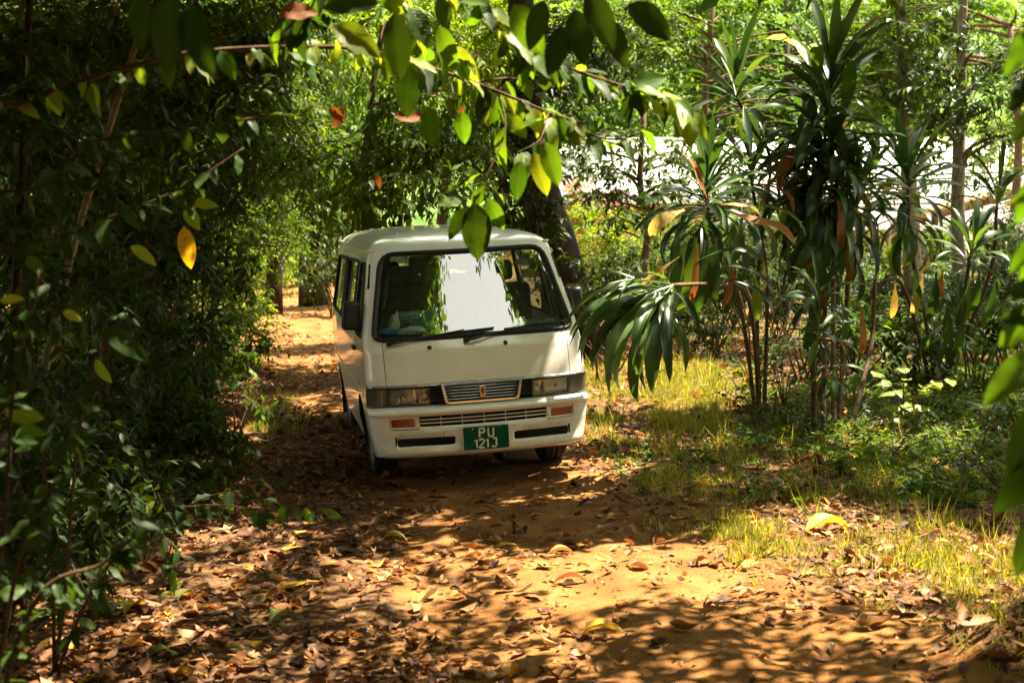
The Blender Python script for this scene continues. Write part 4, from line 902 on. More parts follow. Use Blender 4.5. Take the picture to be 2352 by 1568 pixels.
plant('sapling', 'brown sapling trunk among the roadside leaves', 'tree', (gx_(230, 13.5), 13.5), [tp_(240, 800, 13.5), tp_(262, 560, 13.5), tp_(255, 300, 13.4), tp_(270, 20, 13.2)],
      [cl(250, 260, 13.5, 130, 120), cl(190, 480, 13.2, 110, 100), cl(300, 120, 13.2, 130, 100), cl(140, 120, 13.3, 130, 120), cl(120, 650, 13, 110, 120)], M_mid, M_bark, .055, Ll=.14, tint=(0, .6), cover=2.2)
plant('sapling', 'slim forked sapling leaning over the track edge', 'tree', (gx_(395, 15.5), 15.5), [tp_(402, 760, 15.5), tp_(420, 600, 15.5), tp_(455, 450, 15.4), tp_(500, 240, 15.2), tp_(540, 60, 15)],
      [cl(520, 300, 15.5, 120, 100), cl(450, 420, 15.4, 100, 80), cl(570, 180, 15.2, 120, 100), cl(620, 60, 15.2, 140, 90), cl(500, 90, 15.2, 130, 110), cl(640, 370, 16, 110, 60, S=.8)], M_mid, M_bark, .05, Ll=.15, hang=.5, cover=2.2)
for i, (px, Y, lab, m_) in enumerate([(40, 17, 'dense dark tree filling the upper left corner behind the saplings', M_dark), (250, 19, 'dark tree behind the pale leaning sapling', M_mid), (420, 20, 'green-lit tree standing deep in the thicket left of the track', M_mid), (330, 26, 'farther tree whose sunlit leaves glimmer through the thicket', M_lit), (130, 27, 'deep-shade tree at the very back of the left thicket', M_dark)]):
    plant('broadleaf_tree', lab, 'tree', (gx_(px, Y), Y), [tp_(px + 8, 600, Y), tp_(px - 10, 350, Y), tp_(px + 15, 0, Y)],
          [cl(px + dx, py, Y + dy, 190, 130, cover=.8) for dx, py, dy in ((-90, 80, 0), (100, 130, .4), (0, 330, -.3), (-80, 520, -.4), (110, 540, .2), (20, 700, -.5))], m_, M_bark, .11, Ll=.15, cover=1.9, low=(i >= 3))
DW = [(60, 330, 9.5), (200, 420, 10), (90, 620, 9), (250, 640, 10.2), (60, 860, 8.6), (200, 880, 9.4), (330, 740, 11), (120, 1080, 8.2), (260, 1060, 9.0), (360, 560, 11.5), (380, 920, 11), (420, 720, 13), (470, 560, 14.5), (150, 180, 10.5), (330, 250, 11.5), (480, 400, 15), (40, 1220, 7.4), (180, 1200, 7.9)]
DL = ['top-left', 'upper left, under the first branch', 'left edge, below the second branch', 'left of the pale trunk top', 'left edge at mid height', 'just right of the pale trunk foot', 'behind the twin stems', 'low in the left corner', 'right of the low left corner', 'between the twin stems and the track', 'low before the twin stems', 'at the back of the roadside bushes', 'under the track-side sapling', 'high above the pale trunk', 'between the upper branches', 'highest at the track side', 'at the bottom left edge', 'at the bottom left beside the litter']
for (px, py, Y), wd_ in zip(DW, DL):
    b_ = (gx_(px, Y), Y); P_ = tp_(px, py, Y); plant('thicket_sapling', 'dense small-leaved thicket sapling, ' + wd_, 'sapling', b_, [(b_[0] + U(-.1, .1), Y, max(.15, P_[2] * .5)), P_], [cl(px, py, Y, 95, 80, S=.4), cl(px + 60, py + 50, Y - .2, 70, 60, S=.35), cl(px - 60, py - 40, Y + .2, 70, 60, S=.35)], M_dark, M_bark_dark, .018, group='saplings of the left thicket', Ll=.12, cover=1.1, tint=(0, .8))
SH = [(470, 990, 95, 90, 'leafy bush leaning onto the track beside the van', M_mid, .12), (560, 900, 70, 75, 'bright pointed-leaf bush reaching over the bare track', M_mid, .12), (560, 770, 75, 70, 'arching green bush at the track edge behind the van', M_mid, .13),
      (480, 800, 90, 90, 'broad-leaved bush deep in the roadside thicket', M_mid, .14), (330, 980, 100, 100, 'dense dark-leaved bush in front of the sapling stems', M_dark, .13), (390, 850, 90, 100, 'tall dim bush between two sapling stems', M_dark, .13),
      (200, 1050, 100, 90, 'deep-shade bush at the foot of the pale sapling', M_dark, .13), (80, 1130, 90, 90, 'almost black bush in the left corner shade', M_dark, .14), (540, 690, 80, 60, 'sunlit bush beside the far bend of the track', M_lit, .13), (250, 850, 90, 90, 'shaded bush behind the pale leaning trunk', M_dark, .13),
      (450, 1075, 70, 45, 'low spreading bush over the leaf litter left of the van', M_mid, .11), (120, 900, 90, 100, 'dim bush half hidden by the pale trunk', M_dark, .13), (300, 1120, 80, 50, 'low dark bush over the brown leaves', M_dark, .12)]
for px, py, rx, ry, lab, m_, ll in SH:
    b_ = ground_at(px, min(1350, py + ry * 1.15)); Y = b_[1]
    plant('shrub', lab, 'shrub', b_[:2], None, [cl(px, py, Y, rx, ry * .8, S=.38), cl(px + rx * .5, py + ry * .25, Y - .1, rx * .6, ry * .5, S=.36), cl(px - rx * .4, py - ry * .4, Y + .1, rx * .6, ry * .5, S=.36)], m_, M_twig, .012, Ll=ll, cover=1.9, multi=True, tint=(.1, 1))
# -- right side and centre back
plant('broadleaf_tree', 'dark layered tree whose leaves stand out against the white roof', 'tree', (gx_(1480, 24), 24), [tp_(1475, 640, 24), tp_(1490, 520, 24), tp_(1470, 420, 24), tp_(1480, 250, 24)],
      [cl(1400, 440, 23.5, 90, 26, .8), cl(1520, 450, 23.5, 110, 22, .8), cl(1450, 500, 23, 90, 30, .8), cl(1560, 410, 24, 110, 26, .8), cl(1370, 390, 24, 90, 30, .8), cl(1480, 370, 24, 150, 26, .8), cl(1380, 330, 24, 120, 40), cl(1600, 350, 24.5, 100, 30)],
      M_dark, M_bark, .09, Ll=.18, ratio=.42, cover=1.9, S=.45, keep=None)
plant('shrub', 'dark rounded bush right of the van windscreen', 'shrub', (gx_(1400, 19), 19), None, [cl(1400, 640, 19, 80, 60), cl(1470, 680, 19, 80, 45), cl(1360, 690, 18.5, 50, 50), cl(1440, 600, 19.5, 80, 45)], M_dark, M_bark, .02, Ll=.12, multi=True, cover=2.2)
plant('shrub', 'glowing yellow-green sunlit shrub by the yellow wall', 'shrub', (gx_(1400, 33), 33), None, [cl(1380, 560, 33, 60, 60, tint=(.6, 1)), cl(1440, 540, 33.5, 60, 70, tint=(.6, 1)), cl(1500, 580, 33, 60, 50), cl(1340, 500, 33.5, 40, 60)], M_lit, M_bark, .02, Ll=.26, ratio=.22, multi=True, hang=.2)
plant('flowering_shrub', 'sunlit shrub with pink-red flowers left of the white roof', 'shrub', (gx_(1350, 36), 36), None, [cl(1335, 500, 36, 40, 45), cl(1370, 470, 36, 40, 30), cl(1320, 440, 36, 30, 40)], M_red, M_bark, .02, Ll=.12, multi=True)
plant('broadleaf_tree', 'tree with a mottled trunk behind the tall strap-leaved clump', 'tree', (gx_(2100, 21), 21), [tp_(2098, 620, 21), tp_(2092, 480, 21), tp_(2082, 300, 21), tp_(2075, 120, 21), tp_(2060, -120, 21)],
      [cl(2040, 120, 21, 110, 80), cl(2110, 200, 20.8, 80, 60), cl(1990, 200, 21, 80, 60), cl(2130, 50, 21, 100, 70), cl(2150, 330, 21, 60, 45)], M_mid, M_bark_mott, .15, Ll=.17, ratio=.42, cover=2.0)
plant('broadleaf_tree', 'straight grey-brown trunk with pale glinting leaves at the upper right', 'tree', (gx_(2205, 19), 19), [tp_(2203, 640, 19), tp_(2200, 450, 19), tp_(2205, 250, 19), tp_(2212, 0, 19), tp_(2216, -160, 19)],
      [cl(2260, 60, 18.5, 120, 80), cl(2170, 60, 18.5, 80, 70), cl(2320, 150, 18.5, 70, 70), cl(2240, 230, 18.3, 80, 50, Ll=.18), cl(2160, 260, 18.5, 60, 50, Ll=.18), cl(2300, 300, 18.5, 60, 50, cover=.7), cl(2150, 170, 18.6, 60, 50)], M_blue, M_bark_mott, .115, Ll=.17, ratio=.42, cover=2.0)
plant('broadleaf_tree', 'loose tree of olive leaves between the overhanging branch and the strap-leaved plants', 'tree', (gx_(1640, 26), 26), [tp_(1630, 560, 26), tp_(1622, 400, 26), tp_(1620, 200, 26), tp_(1640, 0, 26)],
      [cl(1560, 120, 25.5, 120, 80), cl(1680, 60, 26, 130, 80), cl(1740, 200, 26, 110, 90), cl(1560, 260, 26, 100, 70), cl(1800, 120, 26, 120, 100), cl(1480, 60, 26, 120, 80), cl(1660, 320, 26, 120, 50), cl(1840, 260, 26, 90, 60)], M_mid, M_bark, .09, Ll=.17, cover=1.7)
plant('shrub', 'shaded bush behind the drooping strap leaves', 'shrub', (gx_(1640, 20), 20), None, [cl(1600, 640, 20, 80, 50), cl(1680, 660, 20, 80, 45), cl(1720, 590, 20.5, 80, 45)], M_dark, M_bark, .02, Ll=.13, multi=True, cover=2.2)
plant('shrub', 'leafy bush in front of the low yellow house', 'shrub', (gx_(2000, 27), 27), None, [cl(1980, 640, 27, 60, 35), cl(2070, 640, 27, 70, 40), cl(2150, 600, 27, 70, 60), cl(1850, 640, 27, 80, 45)], M_mid, M_bark, .02, Ll=.15, multi=True, cover=2.0)
plant('shrub', 'dense dark bush under the far-right strap leaves', 'shrub', (gx_(2260, 18), 18), None, [cl(2260, 640, 18, 90, 60), cl(2330, 600, 18, 60, 70), cl(2180, 680, 18, 70, 40)], M_blue, M_bark, .02, Ll=.13, multi=True, cover=2.2)
plant('shrub', 'pale sunlit greenery below the white roof at the right edge', 'shrub', (gx_(2300, 38), 38), None, [cl(2300, 350, 38, 80, 50, tint=(.5, 1)), cl(2340, 280, 38.5, 60, 60), cl(2270, 300, 38.5, 50, 40)], M_lit, M_bark, .02, Ll=.2, multi=True, limbs=False)
for lab, px, Y, ps, m_ in (('dark bush hiding the foot of the houses left of the tall clump', 1600, 30, [(1560, 560), (1640, 540), (1600, 620), (1700, 560)], M_dark), ('shaded bush in front of the yellow wall behind the tall clump', 1780, 32, [(1740, 500), (1820, 540), (1780, 600), (1860, 590)], M_mid),
                        ('broad dark bush right of the blue-grey door', 2170, 30, [(2120, 560), (2200, 540), (2170, 610), (2250, 580)], M_dark), ('bush hiding the right part of the low house', 2310, 29, [(2280, 530), (2340, 560), (2300, 610), (2360, 500)], M_mid), ('small dark tree crossing the white roof left of the clump', 1700, 28, [(1660, 400), (1730, 440), (1690, 470), (1600, 480)], M_dark)):
    plant('shrub' if 'tree' not in lab else 'broadleaf_tree', lab, 'shrub' if 'tree' not in lab else 'tree', (gx_(px, Y), Y), [tp_(px, ps[0][1] + 20, Y)], [cl(a, b_, Y + U(-.5, .5), 55, 32, S=.4) for a, b_ in ps], m_, M_bark, .04, Ll=.16, cover=1.7, keep=None)
for lab, px, Y, ps in (('dark bush closing the far end of the track', 690, 38, [(640, 600), (700, 590), (760, 610), (690, 540)]), ('dim tree filling the gap above the far end of the track', 640, 42, [(600, 500), (680, 470), (740, 500), (640, 400), (700, 380)]), ('dark bush left of the far end of the track', 560, 36, [(520, 610), (580, 620), (550, 540)])):
    plant('shrub' if 'tree' not in lab else 'broadleaf_tree', lab, 'shrub' if 'tree' not in lab else 'tree', (gx_(px, Y), Y), [tp_(px, ps[0][1] + 10, Y)], [cl(a, b_, Y + U(-.5, .5), 60, 50, S=.5) for a, b_ in ps], M_dark, M_bark_dark, .05, Ll=.2, cover=1.6)
US = [(1850, 730, 16.5, M_dark, 'leafy bush hugging the back of the tall stems'), (1985, 715, 16.8, M_mid, 'leafy bush right of the tall stems'), (2110, 745, 16.5, M_dark, 'leafy bush behind the fern bed'), (2250, 745, 16, M_mid, 'leafy bush behind the right ferns'), (2340, 710, 16, M_dark, 'leafy bush at the right edge behind the ferns'), (1390, 745, 16.5, M_dark, 'small bush by the van corner'), (1745, 640, 18, M_dark, 'dark bush in the gap between the strap plants'), (1560, 735, 19, M_dark, 'low dark bush behind the drooping spray'),
      (2150, 560, 25, M_mid, 'tall bush below the grey roof at the right'), (2300, 520, 26, M_dark, 'tall dark bush under the verge board'), (1720, 520, 25, M_dark, 'tall dark bush below the white roof'), (1960, 560, 26, M_mid, 'tall bush before the boarded wall'), (1380, 650, 21, M_dark, 'understory bush close behind the drooping strap leaves'), (1560, 670, 23, M_dark, 'understory bush at the back of the sunlit yard, left part'), (1680, 620, 24, M_mid, 'understory bush seen between the left and the tall strap plants'), (1800, 640, 22, M_dark, 'understory bush right behind the tall stems'), (1960, 650, 25, M_mid, 'understory bush in front of the boarded wall'),
      (2060, 660, 21, M_dark, 'understory bush behind the hanging yellow leaves'), (2180, 650, 23, M_blue, 'understory bush between the two right trunks'), (2320, 660, 21, M_dark, 'understory bush at the right end of the yard'), (1480, 590, 27, M_mid, 'sun-flecked bush below the layered dark tree'), (1880, 580, 29, M_dark, 'dark bush just under the grey corrugated roof'), (1640, 540, 28, M_dark, 'dark bush rising to the white roof eave')]
for px, py, Y, m_, lab in US:
    b_ = (gx_(px, Y), Y); plant('shrub', lab, 'shrub', b_, None, [cl(px, py, Y, 75, 45, S=.4), cl(px - 60, py + 25, Y - .3, 55, 35, S=.35), cl(px + 60, py + 20, Y + .2, 55, 40, S=.35), cl(px, py + 55, Y - .4, 70, 30, S=.35)], m_, M_twig, .02, Ll=.14, cover=2.2, multi=True, keep=None if Y > 22 else 'sun')
RF = [(1580, 340, 27), (1700, 380, 28), (1790, 350, 27), (1840, 440, 28), (1940, 400, 27), (2010, 440, 28), (2040, 330, 27), (2130, 400, 27), (2250, 390, 27), (2330, 420, 27), (1640, 450, 28), (1760, 470, 27)]
plant('broadleaf_tree', 'spreading dark-leaved tree whose boughs cross in front of the white roof', 'tree', (gx_(1800, 28), 28), [tp_(1798, 600, 28), tp_(1806, 450, 28), tp_(1800, 300, 28), tp_(1810, 100, 28)], [cl(a + U(-15, 15), b_ + dy_, Y + U(-.6, .6), 66, 22, .6, S=.45, limbs=1) for a, b_, Y in RF for dy_ in (-22, 18)] + [cl(1700, 240, 28, 120, 60), cl(1950, 200, 28, 120, 70), cl(2100, 150, 28, 120, 80)], M_dark, M_bark_dark, .10, Ll=.20, ratio=.42, cover=1.0, keep=None)
plant('broadleaf_tree', 'leafy tree closing the gap at the top right corner', 'tree', (gx_(2330, 30), 30), [tp_(2330, 500, 30), tp_(2340, 300, 30), tp_(2320, 60, 30)], [cl(2300, 60, 30, 130, 90), cl(2200, 120, 31, 130, 90), cl(2340, 200, 30, 90, 70), cl(2080, 60, 31, 130, 90), cl(1960, 90, 31, 120, 90)], M_mid, M_bark, .12, Ll=.19, ratio=.42, cover=1.6)
plant('shrub', 'olive shrub hiding the yellow wall left of the tall clump', 'shrub', (gx_(1560, 31), 31), None, [cl(1520, 530, 31, 60, 40), cl(1600, 520, 31, 60, 40), cl(1680, 520, 31.5, 60, 35), cl(1750, 530, 31, 55, 40)], M_mid, M_twig, .02, Ll=.16, cover=1.8, multi=True, keep=None)
# -- wood on the slope behind the houses: one tree each
SL = [('tree behind the upper left thicket on the back slope', -12, 44), ('tree closing the view left of the track bend', -8, 50), ('pale sunlit tree in line with the track bend', -4.5, 46), ('sunlit tree on the slope above the van roof', -.5, 52), ('tall tree on the slope left of the white roof', 3.5, 62),
      ('sunlit tree rising behind the white roof ridge, left of centre', 8, 64), ('sunlit tree rising behind the middle of the white roof', 12.5, 66), ('sunlit tree behind the right end of the white roof', 17.5, 64), ('pale tree on the far slope at the right edge', 23, 62), ('tree in the hazy far corner at the upper right', 27, 72),
      ('tree on the slope farthest left', -18, 52), ('second-row tree on the slope behind the van', 1, 78), ('second-row tree above the houses', 11, 82), ('second-row tree above the right end of the roofs', 21, 84), ('second-row tree far behind the left thicket', -13, 74)]
for i, (lab, x, y) in enumerate(SL):
    z0 = float(hgt(x, y)); top = CAM_Z + .165 * y
    H = max(top - z0, 4)
    plant('slope_tree', lab, 'tree', (x, y), [(x + .2, y, z0 + H * .4), (x - .1, y, z0 + H * .9)],
          [((x + U(-2, 2), y + U(-1, 1), z0 + H * f), (2.6, 2.0, H * .22), {}) for f in (.2, .45, .55, .75, .9)] + [((x + U(-3, 3), y - 1.5, z0 + H * U(.3, .9)), (1.4, 1.2, 1.0), {'tint': (.5, 1)}) for _ in range(4)],
          M_mid if i % 3 else M_dark, M_bark, .2, group='trees on the slope behind the houses', S=.9, nl=10, Ll=.42, cover=1.7, low=True, keep=None)

# -- tall shade trees: their crowns lie above the picture and shade the track, with gaps where the photo shows sun
CT = [((-5.2, 5.5), 'tall shade tree rooted left of the camera'), ((-7.6, 12.5), 'tall shade tree rooted deep in the left thicket'), ((-9.5, 20.5), 'tall shade tree far back on the left'), ((4.6, 3.2), 'tall shade tree rooted right of the camera'), ((7.2, 11.0), 'tall shade tree rooted right of the yard'),
      ((9.5, 18.5), 'tall shade tree far back on the right'), ((-2.6, -2.5), 'tall shade tree behind the camera on the left'), ((3.8, -3.5), 'tall shade tree behind the camera on the right'), ((-4.6, 27.5), 'tall shade tree arching over the far bend of the track'), ((-11.5, 28), 'tall shade tree deep behind the left thicket')]
CP = np.array([c[0] for c in CT])
def sky_strip():                                                 # the open strip of sky over the track that the windscreen mirrors
    out = []
    Mv = np.array(VM); 
    for z in np.linspace(1.16, 1.76, 8):
        f = (z - 1.16) / .6; xa, xb = -.17 + .03 * f, .26 - .22 * f
        for x in np.linspace(xa, xb, 7):
            qq = BODY.fq(np.array(abs(x)), np.array(z)); e = 1e-3; p = BODY(qq, z); n_ = nrm(np.cross(BODY(qq + e, z) - BODY(qq - e, z), BODY(qq, z + e) - BODY(qq, z - e))); sg = -1 if x < 0 else 1
            p = Mv[:3, :3] @ (p * [sg, 1, 1]) + Mv[:3, 3]; n_ = Mv[:3, :3] @ (n_ * [sg, 1, 1]); d = nrm(p - np.array([0, 0, CAM_Z])); out.append((p, d - 2 * d.dot(n_) * n_))
    return out
STRIP = sky_strip()
def strip_keep(B, tol=.65):
    d2 = np.full(len(B), 99.)
    for p, r in STRIP:
        t = (B[:, 2] - p[2]) / r[2]; d2 = np.minimum(d2, np.where(B[:, 2] < p[2] + .5, 99., (((p + r * t[:, None]) - B)[:, :2] ** 2).sum(1)))
    return ~((d2 < (tol * .7) ** 2) | ((d2 < (tol * 1.4) ** 2) & (U(0, 1, len(B)) < .62)))
ncan = 34000
B = np.stack([U(-12, 14, ncan), U(-6, 30, ncan), U(4.2, 10.5, ncan)], -1)
clump = wav(B[:, 0] * .9 + B[:, 2] * .3, B[:, 1] * .9 - B[:, 2] * .4)
B[:, 2] = np.maximum(B[:, 2], CAM_Z + .152 * np.maximum(B[:, 1], 0) + .9 + U(0, 2, ncan))
lp_ = litprob(B); k = ((clump > U(-1.6, .4, ncan)) | (B[:, 0] < -1.2) | ((lp_ > .3) & (lp_ < .8))) & sunkeep(B) & strip_keep(B)
k &= ~((B[:, 0] > 3.5) & (B[:, 1] > 17) & (U(0, 1, ncan) > .6)) & ~((B[:, 1] > 24) & (B[:, 0] > -3)) & ((B[:, 0] < 1.5) | (B[:, 1] < 7.5) | (U(0, 1, ncan) < .85))
k &= ~((abs(B[:, 0] - .8) < 3) & (B[:, 1] > 17) & (U(0, 1, ncan) > .45))
n3_ = 8000; B3 = np.stack([U(-7, -.6, n3_), U(1.5, 14, n3_), U(4.0, 8.5, n3_)], -1); B3[:, 2] = np.maximum(B3[:, 2], CAM_Z + .152 * B3[:, 1] + .7 + U(0, 1.5, n3_)); B3 = B3[sunkeep(B3) & strip_keep(B3)]  # extra unseen leaf sprays added to darken the left thicket
B = np.concatenate([B[k], B3])
nw = 3600                                                        # unseen foliage added behind and beside the camera to shut out light
W1 = np.stack([U(-10, 10, nw), U(-9, -3.5, nw), U(.4, 6, nw)], -1); W2 = np.stack([U(-9, -4.2, nw), U(-4, 7, nw), U(.4, 6, nw)], -1); W3 = np.stack([U(4.6, 9, nw), U(-4, 9, nw), U(.4, 6, nw)], -1)
W = np.concatenate([W1, W2[:nw // 2], W3[:nw // 3]]); W = W[sunkeep(W) & (abs(W[:, 0]) > .40 * np.maximum(W[:, 1], 0) + .8) & strip_keep(W)]
X1 = np.stack([U(1.6, 2.8, 200), U(10.0, 10.9, 200), U(4.0, 5.0, 200)], -1); X1 = X1[strip_keep(X1, .4)]   # unseen bough added to darken the right of the windscreen reflection
n2 = 1000; xv_, yv_, t_ = U(-1.0, 1.0, n2), U(-.1, 4.2, n2), U(4.5, 8.5, n2)                                    # unseen leaves added to keep the sun off the van
X2 = np.stack([VX + VC * xv_ - VS * yv_ + SUN.x * t_, VY + VS * xv_ + VC * yv_ + SUN.y * t_, 1.2 + SUN.z * t_], -1); X2 = X2[strip_keep(X2, .45) & sunkeep(X2) & (X2[:, 2] > CAM_Z + .152 * X2[:, 1] + .7)]
X1 = np.concatenate([X1, X2]); B = np.concatenate([B, X1]); B = np.concatenate([B, W]); wall = np.concatenate([np.zeros(len(B) - len(W), bool), np.ones(len(W), bool)])
n4_ = 480; gx4, gy4, gz4 = U(-3.2, 2.4, n4_), U(5.6, 7.7, n4_), U(4.0, 5.4, n4_)                       # unseen low twigs added to break the foreground sun into fine spots
X3 = np.stack([gx4 + SUN.x / SUN.z * gz4, gy4 + SUN.y / SUN.z * gz4, gz4], -1); X3 = X3[strip_keep(X3, .4) & ((gx4 > -.9) | (U(0, 1, n4_) < .8)) & ~((gx4 > -.2) & (gy4 > 7.35))]
B = np.concatenate([B, X3]); wall = np.concatenate([wall.astype(int), np.full(len(X3), 2)])
own = np.argmin(((B[:, None, :2] - CP[None]) ** 2).sum(-1), 1)
for i, (p, lab) in enumerate(CT):
    b_ = np.array([p[0], p[1], float(hgt(*p)) - .06]); root = obj('shade_tree', None, None, tuple(b_), label=lab, cat='tree', group='tall shade trees over the track')
    mine = B[own == i]; gt = Geo(); H = 6.2 + .1 * i
    trunk_geo(gt, np.array([[0, 0, 0], [.1, .05, H * .35], [-.08, .1, H * .7], [0, 0, H * 1.25]]), .16, .08)
    hi = mine[mine[:, 2] > 5]
    for _ in range(9):
        e = hi[rng.integers(len(hi))] - b_; s = np.array([0, 0, min(H * U(.6, 1.15), e[2] - .2)]); trunk_geo(gt, np.array([s, (s + e) / 2 + [0, 0, .5], e]), .06, .015, 6, 1, 8, 0)
    obj('trunk', gt.mesh('trunk', [M_bark_dark, M_bark_dark]), root)
    g = Geo(); n = len(mine); d = nrm(rng.standard_normal((n, 3)) * [1, 1, .35]); ws_ = wall[own == i]
    for mk, L_ in ((ws_ == 0, .285), (ws_ == 1, .39), (ws_ == 2, .14)):
        m_ = mine[mk]; dd = d[mk]; sprays(g, m_ - b_ - dd * .3, dd, U(.6, .95, len(m_)), 11, L_, .48, .2, .25, True, None, twig=0)
    sprays(g, mine[::6] - b_ - d[::6] * .3, d[::6], U(.6, .95, len(d[::6])), 3, .2, .48, .2, .25, True, None, twig=.008)
    obj('crown', g.mesh('crown', [M_mid, M_twig], smooth=False), root)
# ------------------------------------------------------------------ strap-leaved plants: every leaf a part
def strap_me(name, arch, mat, wd=.12, fold=.35, twist=0.0, curl=0.0, n=9, wob=0.0):
    """unit-length lanceolate leaf along +x, arching towards -z; uv.x across (-1..1), uv.y along"""
    t = np.linspace(0, 1, n); ang = np.cumsum(np.concatenate([[0], np.full(n - 1, -arch / (n - 1))])) * (.4 + 1.2 * t) + curl * np.maximum(0, t - .7) * 4
    x = np.concatenate([[0], np.cumsum(np.cos(ang[:-1]) / (n - 1))]); z = np.concatenate([[0], np.cumsum(np.sin(ang[:-1]) / (n - 1))])
    wt = wd * .5 * np.interp(t, [0, .08, .22, .40, .62, .85, .95, 1], [.22, .16, .45, .92, 1, .60, .25, .0])
    V = []; uv = []
    for i in range(n):
        c, s = math.cos(twist * t[i]), math.sin(twist * t[i]); nx_, nz = -math.sin(ang[i]), math.cos(ang[i])
        for k in (-1, 0, 1):
            lat, up = k * wt[i], fold * abs(k) * wt[i] + wob * wt[i] * k * math.sin(9 * t[i] + k)
            V.append((x[i] + nx_ * (up * c + lat * s), lat * c - up * s, z[i] + nz * (up * c + lat * s))); uv.append((k, t[i]))
    F = []
    for i in range(n - 1):
        for k in (0, 1): a = i * 3 + k; F.append((a, a + 3, a + 4, a + 1))
    return mesh(name, V, F, [mat], None, True, None, uv)
M_strap = leafmat('strap_leaf', [(0, (.014, .036, .012)), (.5, (.028, .062, .016)), (.85, (.05, .10, .018)), (1, (.10, .15, .025))], .30, .34, .5, 'obj', tcol=(1.2, 1.2, .3))
M_stryel = leafmat('strap_leaf_yellowing', [(0, (.36, .25, .06)), (.5, (.48, .38, .12)), (1, (.55, .42, .16))], .35, .5, .3, 'obj', tcol=(1, .85, .5), blotch=.8)
M_strbrn = leafmat('strap_leaf_dry', [(0, (.20, .085, .025)), (.6, (.32, .15, .045)), (1, (.40, .22, .08))], .25, .6, .2, 'obj', tcol=(1, .7, .4), blotch=.5)
M_strap2 = leafmat('strap_leaf_sunlit', [(0, (.04, .085, .025)), (.6, (.075, .13, .04)), (1, (.13, .19, .06))], .3, .3, .55, 'obj', tcol=(1.2, 1.2, .35), blotch=.35)  # lighter copy of the strap leaf; sunlit sheen put into its colour
STR = {c: [strap_me('leaf', a, m_, .115 + .025 * (i % 3), .3 + .15 * (i % 2), U(-.5, .5), 0, 9, .0 if c == 'g' else .5) for i, a in enumerate((.25, .5, .75, 1.0, 1.3, 1.7, 2.1))] for c, m_ in (('g', M_strap), ('p', M_strap2), ('y', M_stryel), ('b', M_strbrn))}
def orient_x(D, N_):
    D = nrm(np.asarray(D, float)); S = nrm(np.cross(np.asarray(N_, float), D)); N2 = np.cross(D, S)
    return Matrix(((D[0], S[0], N2[0]), (D[1], S[1], N2[1]), (D[2], S[2], N2[2])))
def put_leaf(root, me, p, D, N_, Ln, base, wsc=1.0, name='leaf', label=None):
    o = bpy.data.objects.new(name, me); COL.objects.link(o); o.parent = root
    o.matrix_local = Matrix.Translation(Vector(p) - Vector(base)) @ orient_x(D, N_).to_4x4() @ Matrix.Diagonal((Ln, Ln * wsc, Ln, 1))
    if label: o['label'] = label
    return o
def rosette(root, base, c, axis_, n, Ln, e0, e1, col='g', a0=0, a1=360, archs=(1, 5), stem=.12, wsc=1.0, odd=.06):
    """n leaves round axis_, from steep (e0 degrees above the plane) inner leaves to e1 outer ones"""
    axis_ = nrm(np.asarray(axis_, float)); ref = np.array([1, 0, 0.]) if abs(axis_[0]) < .8 else np.array([0, 1., 0]); A = nrm(np.cross(axis_, ref)); B_ = np.cross(axis_, A)
    for i in range(n):
        f = i / max(1, n - 1); az = R(a0 + (a1 - a0) * ((i * .381966) % 1)) + U(-.15, .15); el = R(e0 + (e1 - e0) * f + U(-8, 8))
        D = (A * math.cos(az) + B_ * math.sin(az)) * math.cos(el) + axis_ * math.sin(el); p = np.asarray(c) + axis_ * stem * (.5 - f)
        ai = int(np.clip(archs[0] + (archs[1] - archs[0]) * f + U(-1, 1.4), 0, 6)); cc = col if U(0, 1) > odd or f < .5 else ('y' if U(0, 1) < .5 else 'b')
        N_ = axis_ - D * float(np.dot(axis_, D)) + .12 * rng.standard_normal(3)
        if np.linalg.norm(N_) < .2: N_ = np.array([0, 0, 1.]) + .1
        put_leaf(root, STR[cc][ai], p, D, N_, Ln * U(.75, 1.15), base, wsc)
def stems(root, base, paths, r):
    for P in paths:
        P = spline(P, 16) - np.asarray(base); V, F = tube(P, np.linspace(r, r * .7, 16) * (1 + .12 * np.sin(np.arange(16) * 2.4)), 7, .04); obj('stem', mesh('stem', V, F, [M_bark], None, True), root)
UPV = np.array([0, 0, 1.])
# central tall clump
c0 = ground_at(1905, 985); c0[2] -= .04; D0 = c0[1]
cen = obj('strap_leaf_plant', None, None, tuple(c0), label='tallest dark strap-leaved clump in the middle of the right side', cat='plant')
T1 = tp_(1908, 195, 14); T2 = tp_(1962, 455, 14.3); T3 = tp_(1880, 690, 12.6); T4 = tp_(1850, 330, 14.4)
stems(cen, c0, [[c0 + [-.06, 0, 0], tp_(1895, 700, 14), tp_(1885, 450, 14), T1], [c0 + [.10, .1, 0], tp_(1945, 700, 14.1), tp_(1950, 560, 14.2), T2], [c0 + [-.16, -.1, 0], tp_(1870, 820, 13), T3],
                [c0 + [-.1, .15, 0], tp_(1860, 640, 14.3), T4], [c0 + [.02, -.1, 0], tp_(1915, 600, 13.8), tp_(1925, 380, 14)], [c0 + [.18, 0, 0], tp_(2000, 800, 13.9), tp_(2010, 640, 14)]], .026)
rosette(cen, c0, T1, (.05, -.1, 1), 22, .92, 82, 35, archs=(0, 2), stem=.3)
for i, (px, py, Y) in enumerate([(1905, 250, 14), (1890, 300, 13.9), (1870, 345, 14.2), (1920, 345, 13.8), (1895, 400, 13.9), (1925, 420, 14), (1880, 450, 13.9), (1915, 480, 13.9)]):
    rosette(cen, c0, tp_(px, py, Y), (U(-.5, .5), U(-.4, .2), 1), 22, .72, 62, -30, archs=(2, 6), stem=.5, a0=U(0, 90), a1=450)
